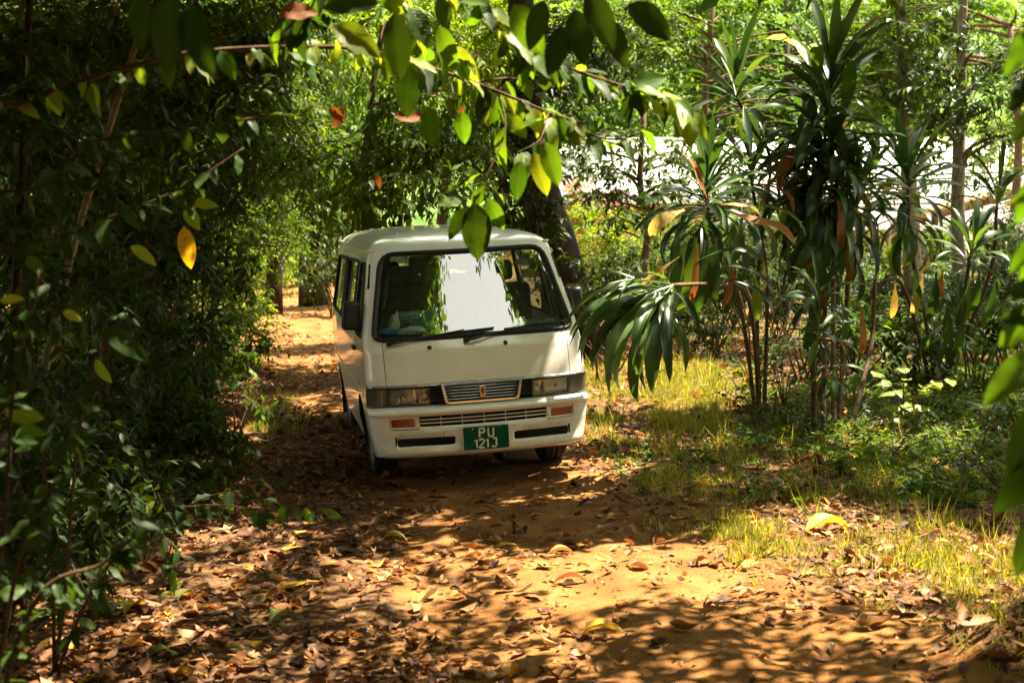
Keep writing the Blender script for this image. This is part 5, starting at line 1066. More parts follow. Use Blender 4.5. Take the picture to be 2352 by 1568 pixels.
rosette(cen, c0, T4, (-.5, 0, 1), 16, .62, 60, 5, archs=(1, 4))
rosette(cen, c0, tp_(1960, 520, 14.1), (.2, -.1, 1), 20, .62, 25, -35, archs=(2, 5), stem=.3, odd=.15)
rosette(cen, c0, tp_(1850, 430, 14.2), (-.3, -.1, 1), 22, .66, 40, -25, archs=(1, 5), stem=.4, odd=.1)
rosette(cen, c0, tp_(1890, 560, 13.8), (0, -.1, 1), 22, .6, 0, -60, archs=(2, 6), stem=.5, odd=.12)
rosette(cen, c0, tp_(1880, 770, 12.6), (0, -.3, 1), 14, .38, 50, -20, archs=(1, 4))
rosette(cen, c0, T2, (.25, -.1, 1), 26, .66, 70, 0, archs=(1, 4), stem=.25, odd=.12)
rosette(cen, c0, T3, (-.05, -.3, 1), 16, .42, 70, 5, archs=(1, 4), wsc=1.1)
rosette(cen, c0, tp_(1905, 850, 12.8), (.1, -.3, 1), 12, .36, 20, -50, archs=(2, 6), odd=.25)
for px, py, Y, dx, cc in ((1870, 560, 13.8, -.1, 'b'), (1945, 590, 13.7, .1, 'b'), (1960, 560, 13.9, .2, 'g'), (1860, 540, 13.8, -.3, 'g'), (1925, 520, 13.6, .1, 'b'), (1990, 540, 13.9, .3, 'g'), (1840, 520, 14, -.4, 'g'), (1880, 660, 13.7, .1, 'b'), (1900, 640, 13.6, -.2, 'g'), (1930, 740, 13.7, .15, 'g'), (1870, 750, 13.7, -.15, 'g'), (1960, 640, 13.8, .25, 'g'), (1900, 560, 13.6, 0, 'g'), (1950, 520, 13.7, .3, 'g'), (1850, 600, 13.8, -.35, 'g'), (1975, 760, 13.8, .1, 'b')):
    put_leaf(cen, STR[cc][4], tp_(px, py - 60, Y), (dx, -.2, -.8), (dx, -1, .2), .62, c0)
# left clump that leans over towards the van
l0 = ground_at(1745, 935); l0[2] -= .04
lef = obj('strap_leaf_plant', None, None, tuple(l0), label='strap-leaved plant drooping its long leaves onto the van corner', cat='plant')
Pc, Pd, Pd2, Pf = tp_(1692, 225, 14.6), tp_(1622, 440, 12.6), tp_(1725, 410, 13.9), tp_(1540, 655, 11.3)
stems(lef, l0, [[l0, tp_(1740, 640, 14.2), tp_(1770, 380, 14.6), tp_(1735, 305, 14.6), Pc], [l0 + [-.05, -.05, 0], tp_(1700, 700, 13.4), tp_(1640, 560, 12.8), Pd], [l0 + [.05, 0, 0], tp_(1760, 640, 14), Pd2], [l0 + [-.02, -.1, 0], tp_(1720, 690, 13), tp_(1640, 655, 12), Pf]], .022)
rosette(lef, l0, Pc, (-.05, -.1, 1), 30, .80, 78, -5, archs=(0, 4), stem=.35)
rosette(lef, l0, Pd, (.05, -.25, 1), 26, .60, 78, 15, archs=(0, 3), stem=.25)
rosette(lef, l0, tp_(1612, 490, 12.5), (.05, -.2, 1), 24, .66, 15, -40, archs=(2, 5), stem=.3)
rosette(lef, l0, Pd2, (0, -.1, 1), 28, .66, 65, -5, archs=(1, 4), stem=.25)
rosette(lef, l0, tp_(1690, 500, 13.4), (.3, -.1, 1), 24, .66, 20, -35, archs=(2, 5), stem=.25)
TIPS = [(1292, 690), (1305, 735), (1318, 765), (1340, 792), (1368, 828), (1392, 866), (1418, 880), (1446, 852), (1472, 805), (1505, 840), (1532, 832), (1562, 785), (1330, 712), (1365, 690), (1430, 640), (1478, 615), (1400, 780), (1350, 745), (1436, 800), (1480, 880), (1590, 800), (1610, 740), (1400, 655), (1380, 750), (1520, 780), (1455, 760)]
for i, (tx, ty) in enumerate(TIPS):                              # the drooping spray in front of the van corner
    p = tp_(1545 - 55 * (i % 3) / 2 + U(-8, 8), 662 + 14 * (i % 3) / 2 + U(-8, 8), 11.25 - .05 * (i % 4)); tip = tp_(tx, ty, 10.55 + U(-.15, .25)); v = tip - p; d_ = np.linalg.norm(v); L_ = max(.42, d_ * 1.12)
    hor = np.array([v[0], v[1], 0]); D = nrm(v / d_ + np.array([0, 0, .22])); put_leaf(lef, STR['p' if i % 3 else 'g'][4 if ty > 740 else 3], p, D, (.35 * U(-1, 1), -.35, 1), L_, l0, U(.5, .75))
for px, py, D in ((1600, 600, (.6, -.2, .3)), (1640, 610, (.8, -.2, .0)), (1520, 600, (-.5, -.1, .6)), (1480, 650, (-.8, 0, .35)), (1660, 640, (.9, -.2, -.2))): put_leaf(lef, STR['g'][3], tp_(px, py, 11.8), D, (0, -.3, 1), .6, l0, .9)
for px, py, Ln in ((1598, 545, .72), (1622, 550, .70), (1575, 560, .75), (1645, 545, .62), (1690, 620, .42), (1735, 625, .45), (1560, 545, .6)):
    put_leaf(lef, STR['g'][2], tp_(px, py, 11.9), (U(-.3, .1), -.15, -1), (U(-.3, .3), -1, -.1), Ln, l0, 1.15)
for px, py, D, cc, a_, Ln, wsc in ((1572, 482, (-.75, -.3, -.25), 'y', 4, .42, 2.0), (1560, 590, (-.8, -.2, -.5), 'y', 3, .52, .8), (1628, 470, (-.32, -.1, .9), 'b', 1, .50, .9), (1680, 492, (.8, -.3, -.15), 'b', 2, .62, 1.1), (1602, 560, (-.05, -.1, -1), 'b', 1, .55, .8),
                             (1690, 600, (-.2, -.1, -1), 'b', 2, .45, .8), (1755, 600, (.05, -.1, -1), 'y', 1, .30, 1.3), (1655, 470, (.6, -.3, .05), 'y', 4, .42, 1.0)):
    put_leaf(lef, STR[cc][a_], tp_(px, py, 11.8 if px < 1700 else 12.8), D, (.2, -.7, .6), Ln, l0, wsc)
# right clump
r0 = ground_at(2150, 880); r0[2] -= .04
rig = obj('strap_leaf_plant', None, None, tuple(r0), label='strap-leaved plant with hanging yellowed leaves near the right edge', cat='plant')
Pg, Pi, Pj = tp_(2085, 430, 15), tp_(2228, 590, 13.2), tp_(2290, 470, 14.5)
stems(rig, r0, [[r0, tp_(2120, 700, 15), tp_(2090, 560, 15), Pg], [r0 + [.06, 0, 0], tp_(2210, 700, 14), Pi], [r0 + [.1, .1, 0], tp_(2270, 640, 15), Pj], [r0 + [-.05, 0, 0], tp_(2070, 650, 14.4), tp_(1990, 690, 14.2)]], .024)
rosette(rig, r0, Pg, (-.05, -.1, 1), 32, .76, 75, -8, archs=(0, 4), stem=.3, odd=.12)
rosette(rig, r0, tp_(2080, 500, 14.9), (0, -.1, 1), 24, .64, 20, -35, archs=(2, 5), stem=.3, odd=.15)
rosette(rig, r0, Pi, (.1, -.3, 1), 24, .52, 72, 5, archs=(0, 4), stem=.25)
rosette(rig, r0, Pj, (.1, -.1, 1), 18, .55, 70, 0, archs=(0, 4), stem=.25)
for px, py, Ln, cc in ((2150, 625, .5, 'g'), (2200, 630, .55, 'g'), (2225, 640, .5, 'g'), (2120, 630, .42, 'y'), (2055, 650, .36, 'y'), (2165, 620, .3, 'b'), (2250, 620, .45, 'g'), (2285, 640, .5, 'g'), (2100, 620, .45, 'g'), (2175, 690, .5, 'g'), (2215, 720, .42, 'g')):
    put_leaf(rig, STR[cc][2], tp_(px, py, 13), (U(-.2, .2), -.1, -1), (U(-.4, .4), -1, 0), Ln, r0, 1.2)
rosette(rig, r0, tp_(2180, 760, 13.6), (0, -.2, 1), 18, .45, 20, -50, archs=(2, 6))
# ------------------------------------------------------------------ near branches: every big leaf a part
def big_me(name, mat, wr=.42, droop=.5, fold=.3, n=9, tip=1.0, wavy=.0):
    t = np.linspace(0, 1, n); wt = wr * .5 * np.sin(np.pi * np.clip(t, 0, 1) ** .8) ** .75; wt[0] = .004; wt[-1] = 0
    V = []; uv = []
    for i in range(n):
        for k in (-1, -.5, 0, .5, 1):
            V.append((t[i] - .12 * droop * t[i] ** 3, k * wt[i], -droop * .5 * t[i] ** 2 + fold * abs(k) * wt[i] + wavy * wt[i] * abs(k) * math.sin(14 * t[i] + 3 * k))); uv.append((k * wt[i] / (wr * .5), t[i]))
    F = [(i * 5 + k, i * 5 + k + 5, i * 5 + k + 6, i * 5 + k + 1) for i in range(n - 1) for k in range(4)]
    return mesh(name, V, F, [mat], None, True, None, uv)
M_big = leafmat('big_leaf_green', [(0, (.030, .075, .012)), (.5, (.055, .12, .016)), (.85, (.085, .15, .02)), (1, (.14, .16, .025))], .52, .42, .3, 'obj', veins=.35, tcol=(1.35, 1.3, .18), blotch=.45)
M_bigd = leafmat('big_leaf_shaded', [(0, (.014, .034, .007)), (1, (.036, .072, .010))], .30, .5, .2, 'obj', veins=.3)  # darker copy of the big leaf; deep shade put into its colour
M_bigy = leafmat('big_leaf_pale_sunlit', [(0, (.13, .20, .025)), (1, (.22, .27, .05))], .5, .4, .4, 'obj', veins=.3)  # seedling's own yellow-green; on the branches, sunlight put into the colour
M_bigb = leafmat('big_leaf_dry', [(0, (.18, .06, .02)), (1, (.30, .13, .04))], .3, .6, .2, 'obj', veins=.2, tcol=(1, .7, .4))
M_bigyy = leafmat('big_leaf_yellow', [(0, (.55, .36, .02)), (1, (.65, .45, .04))], .35, .5, .3, 'obj', veins=.2, tcol=(1, .8, .3), blotch=.9)
BIG = {c: [big_me('leaf', m_, wr, dr, fo, 9, 1, wv) for wr, dr, fo, wv in ((.42, .25, .25, .1), (.46, .55, .35, .15), (.38, .85, .2, .1), (.50, .4, .15, .2))] for c, m_ in (('g', M_big), ('d', M_bigd), ('l', M_bigy), ('b', M_bigb), ('y', M_bigyy))}
def big_leaf(root, base, p, D, N_, Ln, c='g', wsc=1.0, label=None): return put_leaf(root, BIG[c][rng.integers(4)], p, D, N_, Ln, base, wsc, 'leaf', label)
def leafy_branch(root, base, P, r, n, Ln, cols='gggd', down=.6, spread=.9, t0=.05, r1=.3, facing=.45):
    Q = spline(P, 40); V, F = tube(Q - base, np.linspace(r, r * r1, 40), 6, .05); obj('branch', mesh('branch', V, F, [M_twig], None, True), root)
    for i in range(n):
        f = min(1, max(0, t0 + (1 - t0) * (i + U(-1.5, 1.5)) / n)); k = min(38, int(f * 39)); p = Q[k]; tan = nrm(Q[k + 1] - Q[k]); sd = nrm(np.cross(tan, UPV)) * (1 if i % 2 else -1)
        D = nrm(tan * U(.2, .8) + sd * spread * U(.3, 1) + np.array([0, 0, -down * U(.4, 1.6)])); N_ = np.array([0, -facing, 1]) + .35 * rng.standard_normal(3)
        big_leaf(root, base, p + .012 * rng.standard_normal(3), D + .3 * rng.standard_normal(3), N_, Ln * U(.5, 1.25), cols[rng.integers(len(cols))])
# the tree at the left whose branches cross the top of the picture
n0 = np.array([-2.9, 5.6, float(hgt(-2.9, 5.6)) - .06])
ntr = obj('overhanging_tree', None, None, tuple(n0), label='near tree whose thin branches of big hanging leaves cross the top of the view', cat='tree')
V, F = tube(spline([n0, n0 + [.05, 0, 1.2], n0 + [-.04, .05, 2.4], n0 + [.02, 0, 3.6], n0 + [.1, .1, 5]], 20) - n0, np.linspace(.07, .045, 20), 9, .04); obj('trunk', mesh('trunk', V, F, [M_bark_dark], None, True), ntr)
q = lambda px, py, Y: at(px, py, Y)
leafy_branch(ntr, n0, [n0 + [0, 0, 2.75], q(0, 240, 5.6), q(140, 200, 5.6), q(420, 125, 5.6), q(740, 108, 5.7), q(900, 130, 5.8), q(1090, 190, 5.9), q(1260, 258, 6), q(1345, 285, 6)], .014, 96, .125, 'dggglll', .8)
leafy_branch(ntr, n0, [n0 + [0, 0, 3.3], q(300, -80, 5.2), q(800, -60, 5.2), q(1080, 0, 5.3), q(1150, 60, 5.4), q(1270, 140, 5.5), q(1420, 195, 5.6), q(1540, 225, 5.7)], .014, 84, .13, 'dggll', .7, t0=.3)
leafy_branch(ntr, n0, [q(1260, 258, 6), q(1330, 300, 6), q(1420, 320, 6), q(1500, 290, 6.1)], .007, 16, .14, 'gggl', .45)
leafy_branch(ntr, n0, [q(1420, 195, 5.6), q(1500, 210, 5.7), q(1560, 245, 5.8), q(1590, 290, 5.8)], .006, 24, .15, 'gggll', .5)
leafy_branch(ntr, n0, [q(1150, 225, 5.9), q(1160, 300, 5.8), q(1120, 400, 5.7), q(1085, 470, 5.7)], .005, 6, .15, 'gg', .6)
leafy_branch(ntr, n0, [q(900, -40, 5.4), q(940, 40, 5.4), q(1010, 110, 5.5), q(1100, 130, 5.6)], .006, 16, .16, 'gglll', .7)
leafy_branch(ntr, n0, [q(740, -40, 5.2), q(700, 40, 5.3), q(620, 100, 5.4)], .006, 12, .16, 'gd', .7)
leafy_branch(ntr, n0, [q(1260, 258, 6), q(1240, 320, 5.8), q(1190, 350, 5.7)], .004, 7, .16, 'ggl', .7)
leafy_branch(ntr, n0, [q(1090, 190, 5.9), q(1180, 180, 6.1), q(1240, 210, 6.2)], .005, 6, .15, 'gg', .6)
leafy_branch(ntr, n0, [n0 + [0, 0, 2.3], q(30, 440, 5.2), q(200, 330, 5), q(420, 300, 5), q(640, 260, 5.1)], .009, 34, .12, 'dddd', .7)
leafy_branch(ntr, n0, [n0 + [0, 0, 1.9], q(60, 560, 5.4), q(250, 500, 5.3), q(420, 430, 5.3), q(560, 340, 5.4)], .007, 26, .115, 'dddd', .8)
gcr = Geo()
for px, py, Y, rx, ry in ((60, 60, 6.4, 130, 90), (250, 40, 6.6, 130, 80), (120, 330, 6.6, 130, 90), (60, 520, 6.3, 110, 90), (330, 230, 7.2, 130, 80), (500, 60, 7.0, 130, 70), (280, 420, 7.4, 110, 70), (60, 720, 6.3, 100, 90), (230, 640, 7.2, 100, 70), (600, 180, 7.8, 110, 70), (40, 900, 6.1, 90, 90), (120, 1180, 6.6, 110, 80), (60, 1050, 6.3, 90, 80), (250, 1110, 7.2, 100, 60), (30, 1330, 5.9, 80, 70), (180, 960, 7.0, 90, 70), (330, 1190, 7.6, 70, 40), (430, 330, 7.8, 90, 60), (700, 40, 7.4, 110, 60)):
    blob(gcr, at(px, py, Y), (pxm(rx, Y), .4, pxm(ry, Y)), 1.5, .34, 9, .11, .40, False, (0, .45), keep=sunkeep, twig=.003, )  # low tints only, so the left shade sits in the leaf colour
for i_ in range(len(gcr.V)): gcr.V[i_] = gcr.V[i_] - n0
obj('crown', gcr.mesh('crown', [M_dark, M_twig]), ntr)
FACE = (0, -.9, .35)
for px, py, dx, dz, Ln, Y, c in ((1225, 350, .35, -.9, .19, 5.6, 'g'), (1250, 325, .3, -.9, .19, 5.6, 'g'), (1195, 370, -.1, -1, .16, 5.6, 'g'), (1120, 455, .45, -.9, .16, 5.6, 'g'), (1090, 465, .08, -1, .24, 5.6, 'd'), (1075, 475, -.5, -.75, .16, 5.6, 'd'), (1060, 465, -.9, .05, .10, 5.6, 'g'),
                                 (940, 150, -.1, -1, .20, 5.3, 'd'), (985, 245, .05, -1, .16, 5.5, 'g'), (1060, 255, .1, -1, .14, 5.7, 'g'), (760, 60, .8, -.4, .20, 4.8, 'g'), (905, 30, .1, -1, .22, 4.6, 'd'), (1010, 60, .3, -.9, .18, 5.2, 'g'), (1320, 20, .2, -1, .19, 4.6, 'd'), (1380, 40, .6, -.8, .20, 4.6, 'd'),
                                 (1290, 60, -.2, -1, .17, 4.6, 'd'), (1440, 10, .8, -.5, .20, 4.6, 'd'), (1350, -20, .4, -.9, .20, 4.4, 'd'), (1250, 0, -.3, -1, .17, 4.6, 'd'), (1180, 10, .5, -.9, .20, 4.8, 'g'), (390, -10, -.05, -1, .18, 3.2, 'd'), (330, -20, -.15, -1, .14, 3.3, 'd'), (440, 10, .15, -1, .17, 3.2, 'd'), (870, 10, -1, .1, .2, 4.4, 'd'),
                                 (1060, 240, 0, -1, .07, 5.8, 'b'), (905, 268, 1, .05, .14, 5.7, 'b'), (755, 245, .5, -.5, .09, 5.6, 'b'), (785, 245, -.3, -.8, .09, 5.6, 'b'), (868, 400, .1, -1, .06, 5.8, 'b'), (640, 30, 1, .1, .14, 5, 'b')):
    big_leaf(ntr, n0, q(px, py, Y), (dx, U(-.15, .1), dz), np.array(FACE) + .15 * rng.standard_normal(3), Ln, c)
# saplings at the near left: dark blurred leaves
def near_sapling(label, gx0, gy0, paths, n, Ln, cols, down=.5, r=.010):
    b0 = np.array([gx0, gy0, float(hgt(gx0, gy0)) - .05]); rt = obj('sapling', None, None, tuple(b0), label=label, cat='sapling')
    for P in paths: leafy_branch(rt, b0, [b0 + [0, 0, .02]] + [q(*p) for p in P], r, n, Ln, cols, down, t0=.15)
    return rt, b0
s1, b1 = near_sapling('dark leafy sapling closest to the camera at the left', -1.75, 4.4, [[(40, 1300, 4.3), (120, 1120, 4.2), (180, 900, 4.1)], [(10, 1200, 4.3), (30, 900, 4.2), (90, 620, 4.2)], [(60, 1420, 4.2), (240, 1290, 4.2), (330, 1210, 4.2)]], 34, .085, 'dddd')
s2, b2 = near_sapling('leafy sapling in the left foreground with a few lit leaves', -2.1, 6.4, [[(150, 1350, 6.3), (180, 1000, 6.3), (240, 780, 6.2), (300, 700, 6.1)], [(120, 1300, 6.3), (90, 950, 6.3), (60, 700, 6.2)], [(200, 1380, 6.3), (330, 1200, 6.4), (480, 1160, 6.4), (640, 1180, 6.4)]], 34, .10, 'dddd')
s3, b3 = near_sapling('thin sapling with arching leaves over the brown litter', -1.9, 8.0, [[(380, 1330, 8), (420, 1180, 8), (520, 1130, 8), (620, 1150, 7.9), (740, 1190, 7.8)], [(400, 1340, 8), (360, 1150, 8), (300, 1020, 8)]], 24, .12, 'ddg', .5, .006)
for px, py, dx, dz, Ln, Y, c in ((395, 445, .9, -.25, .11, 6.2, 'l'), (440, 465, .9, -.1, .12, 6.2, 'l'), (425, 475, .5, -.8, .12, 6.2, 'l'), (422, 520, .15, -1, .20, 6.2, 'y'), (300, 565, .9, -.5, .14, 6.2, 'l'), (220, 825, .4, -.9, .13, 6.1, 'l'), (235, 755, .9, -.5, .20, 5.0, 'd'), (145, 715, .9, -.4, .08, 5.4, 'l'),
                                 (60, 590, .7, -.6, .09, 5, 'g'), (0, 690, .9, .1, .08, 4.5, 'l'), (10, 940, .9, -.2, .14, 4.8, 'g'), (40, 985, .9, -.1, .10, 4.8, 'g'), (700, 1165, .3, -.9, .10, 7.8, 'g'), (740, 1170, .8, -.3, .12, 7.8, 'g'), (650, 1160, -.2, -1, .12, 7.8, 'g')):
    big_leaf(s2, b2, q(px, py, Y), (dx, -.1, dz), np.array(FACE) + .15 * rng.standard_normal(3), Ln, c, label='spotted yellow leaf' if c == 'y' else None)
# right foreground plant
rb = np.array([1.55, 3.0, float(hgt(1.55, 3.0)) - .05]); rt = obj('sapling', None, None, tuple(rb), label='out-of-focus plant with large bright green leaves along the right edge', cat='sapling')
V, F = tube(spline([rb, rb + [.05, 0, .9], rb + [-.05, 0, 1.8], rb + [0, .1, 2.7]], 16) - rb, np.linspace(.025, .012, 16), 7); obj('stem', mesh('stem', V, F, [M_bark], None, True), rt)
for px, py, dx, dz, Ln, c in ((2400, 220, -.75, -.9, .16, 'd'), (2410, 430, -.9, -.2, .14, 'g'), (2400, 520, -.8, -.9, .17, 'g'), (2390, 560, -.5, -1, .15, 'g'), (2420, 640, -.9, -.25, .17, 'd'), (2420, 690, -.9, -.75, .16, 'g'), (2430, 720, -1, .0, .17, 'g'), (2380, 800, -.8, -.8, .16, 'g'), (2400, 900, -.5, -1, .22, 'd'), (2410, 1010, -.6, -1, .22, 'd'), (2400, 1170, -.5, -1, .18, 'd'), (2390, 380, -.3, -1, .14, 'g'), (2430, 150, -.8, -.6, .16, 'd'), (2380, 60, -.6, -.9, .16, 'g')):
    p = q(px + 8 + U(-8, 8), py, 3.1); big_leaf(rt, rb, p, (dx, -.1, dz), np.array((.1, -.8, .5)) + .3 * rng.standard_normal(3), Ln * U(.75, 1.1), c, U(.7, 1.0))
    V, F = tube(spline([np.array([rb[0] + .02, 3.05, p[2] + .12]), p], 4) - rb, .004, 5); obj('petiole', mesh('petiole', V, F, [M_twig]), rt)
# ------------------------------------------------------------------ low plants, grass, leaf litter
def low_plant(name, label, px, py, n, Ln, col, h, spread, group=None, cat='plant', ratio=None):
    b_ = ground_at(px, py); b_[2] -= .02; rt = obj(name, None, None, tuple(b_), label=label, cat=cat, group=group)
    g = Geo(); gs = Geo(); m = max(3, n // 9)
    for _ in range(m):
        e = np.array([U(-spread, spread), U(-spread, spread), h * U(.5, 1)]); P = spline([(0, 0, 0), e * [.4, .4, .6], e], 8); V, F = tube(P, np.linspace(.006, .002, 8), 5); gs.add(V, F)
        sprays(g, np.array([e * .45]), np.array([nrm(e)]), np.array([np.linalg.norm(e) * .6]), 9, Ln, ratio or .45, .2, .35, False, None, 0, 1, 0)
    obj('stem', gs.mesh('stem', [M_twig]), rt); obj('foliage', g.mesh('foliage', [col, M_twig]), rt); return rt
LP = [(1735, 930, 90, .12, M_dark, .8, .35, 'bushy plant wrapped round the foot of the left strap plant'), (1700, 900, 70, .11, M_mid, .5, .35, 'green plant at the edge of the sunlit grass under the strap leaves'), (2040, 1060, 60, .09, M_mid, .3, .35, 'low weeds in front of the yellow-green seedling'), (2160, 1040, 60, .09, M_mid, .35, .35, 'low weeds under the right ferns'), (2040, 905, 70, .13, M_mid, .45, .4, 'broad-leaved plant in front of the ferns'), (2130, 960, 70, .13, M_mid, .40, .4, 'broad-leaved plant just right of the yellow-green seedling'), (2220, 915, 80, .13, M_mid, .5, .45, 'broad-leaved plant among the right ferns'), (2310, 990, 80, .12, M_mid, .45, .4, 'broad-leaved plant below the right-edge leaves'), (1870, 880, 80, .12, M_dark, .6, .4, 'leafy plant covering the foot of the stems'), (1960, 930, 70, .12, M_mid, .5, .35, 'leafy plant right of the stem foot'), (1780, 860, 70, .11, M_dark, .6, .35, 'tall dark plant left of the stem foot'), (1740, 985, 70, .09, M_dark, .45, .35, 'small-leaved dark plant left of the strap-leaf stems'), (1800, 930, 80, .09, M_blue, .65, .4, 'taller small-leaved plant hugging the strap-leaf stems'), (1850, 1010, 70, .09, M_dark, .40, .35, 'low dark plant at the foot of the tall clump'), (1960, 1000, 60, .08, M_blue, .35, .35, 'low plant just right of the tall clump'),
      (1700, 1030, 40, .08, M_mid, .25, .25, 'little green plant where grass meets the brown leaves'), (2120, 1110, 60, .08, M_mid, .32, .35, 'green seedling patch at the lower right'), (2200, 1150, 70, .08, M_mid, .30, .4, 'leafy seedlings nearest the sunlit sand at the right'), (2300, 1120, 80, .09, M_blue, .40, .45, 'dense green plant against the right edge'), (2250, 1060, 70, .08, M_blue, .35, .4, 'shaded low plant behind the right-edge seedlings'),
      (2340, 1000, 70, .09, M_blue, .5, .4, 'bushy low plant under the blurred right-edge leaves'), (1930, 1090, 30, .10, M_mid, .2, .2, 'single small tuft of leaves in the shaded litter'), (620, 1125, 30, .09, M_mid, .18, .18, 'small green seedling beside the van shadow'), (690, 985, 40, .09, M_mid, .28, .25, 'green weed at the left edge of the track beside the van'), (640, 945, 40, .08, M_mid, .25, .25, 'weed tuft behind the sunlit strip left of the van'),
      (1600, 1010, 20, .08, M_mid, .15, .2, 'tiny plant at the edge of the sunlit grass'), (480, 1180, 40, .10, M_dark, .30, .3, 'shaded weed in the brown leaves at the left'), (330, 1300, 40, .10, M_dark, .30, .3, 'dark weed among the fallen leaves, lower left'), (200, 1420, 40, .10, M_dark, .35, .3, 'dark weed near the yellow fallen leaves')]
for px, py, n, ll, m_, h, sp_, lab in LP: low_plant('low_plant', lab, px, py, n, ll, m_, h, sp_)
# yellow-green seedling with broad leaves
sb = ground_at(2080, 1010); sd_ = obj('seedling', None, None, tuple(sb), label='yellow-green broad-leaved seedling catching the light at the right', cat='plant')
for P, n in (([(2075, 960, 12.6), (2050, 890, 12.5), (2010, 850, 12.5)], 9), ([(2085, 960, 12.6), (2110, 900, 12.5), (2140, 880, 12.5), (2190, 870, 12.4)], 10), ([(2080, 970, 12.6), (2075, 900, 12.6), (2080, 850, 12.6)], 7)):
    Q = spline([sb] + [q(*p) for p in P], 20); V, F = tube(Q - sb, np.linspace(.008, .003, 20), 6); obj('stem', mesh('stem', V, F, [M_twig], None, True), sd_)
    for i in range(n):
        k = 6 + int(13 * (i + .5) / n); tan = nrm(Q[min(19, k + 1)] - Q[k - 1]); s_ = nrm(np.cross(tan, UPV)) * (1 if i % 2 else -1)
        big_leaf(sd_, sb, Q[k], tan * .5 + s_ * .8 + [0, -.2, -.25], (0, -.5, 1), U(.13, .20), 'l', 1.25)
# ferns
def fern(label, px, py, n, Ln):
    b_ = ground_at(px, py); b_[2] -= .02; rt = obj('fern', None, None, tuple(b_), label=label, cat='fern', group='ferns behind the strap-leaved clump')
    for i in range(n):
        az = 2 * math.pi * (i + U(0, .7)) / n; L_ = Ln * U(.7, 1.1); g = Geo()
        t = np.linspace(0, 1, 16); P = np.stack([math.cos(az) * L_ * t * .85, math.sin(az) * L_ * t * .85, L_ * (.9 * t - .75 * t ** 2)], -1); V, F = tube(P, np.linspace(.004, .0015, 16), 4); g.add(V, F, 1)
        pos = np.repeat(P[2:], 2, 0); tan = np.repeat(nrm(np.gradient(P, axis=0))[2:], 2, 0); sd = np.cross(tan, UPV) * np.tile([1, -1], 14)[:, None]
        V, F, k = leaves(pos, sd + .35 * tan, np.cross(tan, sd) * np.tile([-1, 1], 14)[:, None] + [0, 0, .5], np.repeat(.24 * L_ * np.sin(np.pi * (.12 + .85 * t[2:])) + .01, 2), np.repeat(.05 * L_ + 0 * t[2:], 2), .2, .2); g.add(V, F, 0, U(.3, 1))
        obj('frond', g.mesh('frond', [M_mid, M_twig]), rt)
for px, py, lab in [(2000, 880, 'fern nearest the strap-leaf stems'), (2060, 860, 'fern behind the yellow-green seedling'), (2120, 880, 'fern right of the yellow-green seedling'), (2180, 860, 'fern below the hanging yellow leaves'), (2240, 890, 'fern in the right part of the fern bed'), (2300, 870, 'fern closest to the right edge'), (2150, 930, 'fern at the front of the fern bed'), (2270, 950, 'fern at the right front of the fern bed'), (1960, 840, 'fern half hidden by the tall clump'), (2330, 930, 'fern cut by the right edge')]:
    fern(lab, px, py, 9, .5)
# flowerpots far right
M_pot = plain('clay_pot', (.16, .09, .05), .85, noise=.2, nscale=15)
for px, py, s, lab, c in ((2095, 745, .17, 'clay flowerpot with a small plant in the shaded yard', M_mid), (2235, 770, .15, 'smaller clay flowerpot near the right edge', M_dark)):
    b_ = ground_at(px, py); po = obj('flowerpot', None, None, tuple(b_), label=lab, cat='flowerpot')
    lathe('pot', [(0, 0), (s * .7, 0), (s * .95, s * 1.5), (s * 1.05, s * 1.5), (s * 1.05, s * 1.75), (s * .92, s * 1.75), (s * .88, s * 1.55), (0, s * 1.5)], M_pot, po, (0, 0, 0), 'z', 24)
    g = Geo(); n = 14; d = nrm(rng.standard_normal((n, 3)) * [.6, .6, .3] + [0, 0, 1]); sprays(g, np.tile([0, 0, s * 1.5], (n, 1)).astype(float), d, U(.3, .6, n), 8, .12, .4, .2, .3); obj('foliage', g.mesh('foliage', [c, M_twig]), po)
# fallen sticks
for lab, a, b_, r in (('long fallen stick lying in the shade right of the van', (1570, 812), (1720, 852), .016), ('thin fallen stick crossing the first one', (1590, 850), (1600, 805), .010), ('fallen branch in the litter under the drooping leaves', (1500, 830), (1640, 800), .018), ('dark stick standing in the grass by the small plants', (1775, 975), (1782, 930), .02), ('thin twig on the brown leaves at the lower left', (430, 1480), (470, 1440), .005), ('short stick at the sunlit strip left of the van', (600, 1000), (690, 1010), .008)):
    A, B_ = ground_at(*a), ground_at(*b_)
    if 'standing' in lab: B_ = A + [.03, .02, .30]
    P = spline([A + [0, 0, r * .8], (A + B_) / 2 + [U(-.04, .04), U(-.04, .04), r * 1.1], B_ + [0, 0, r * .8]], 12); V, F = tube(P, np.linspace(r, r * .5, 12), 7, .08); obj('fallen_stick', mesh('fallen_stick', V, F, [M_bark], None, True), label=lab, cat='stick')

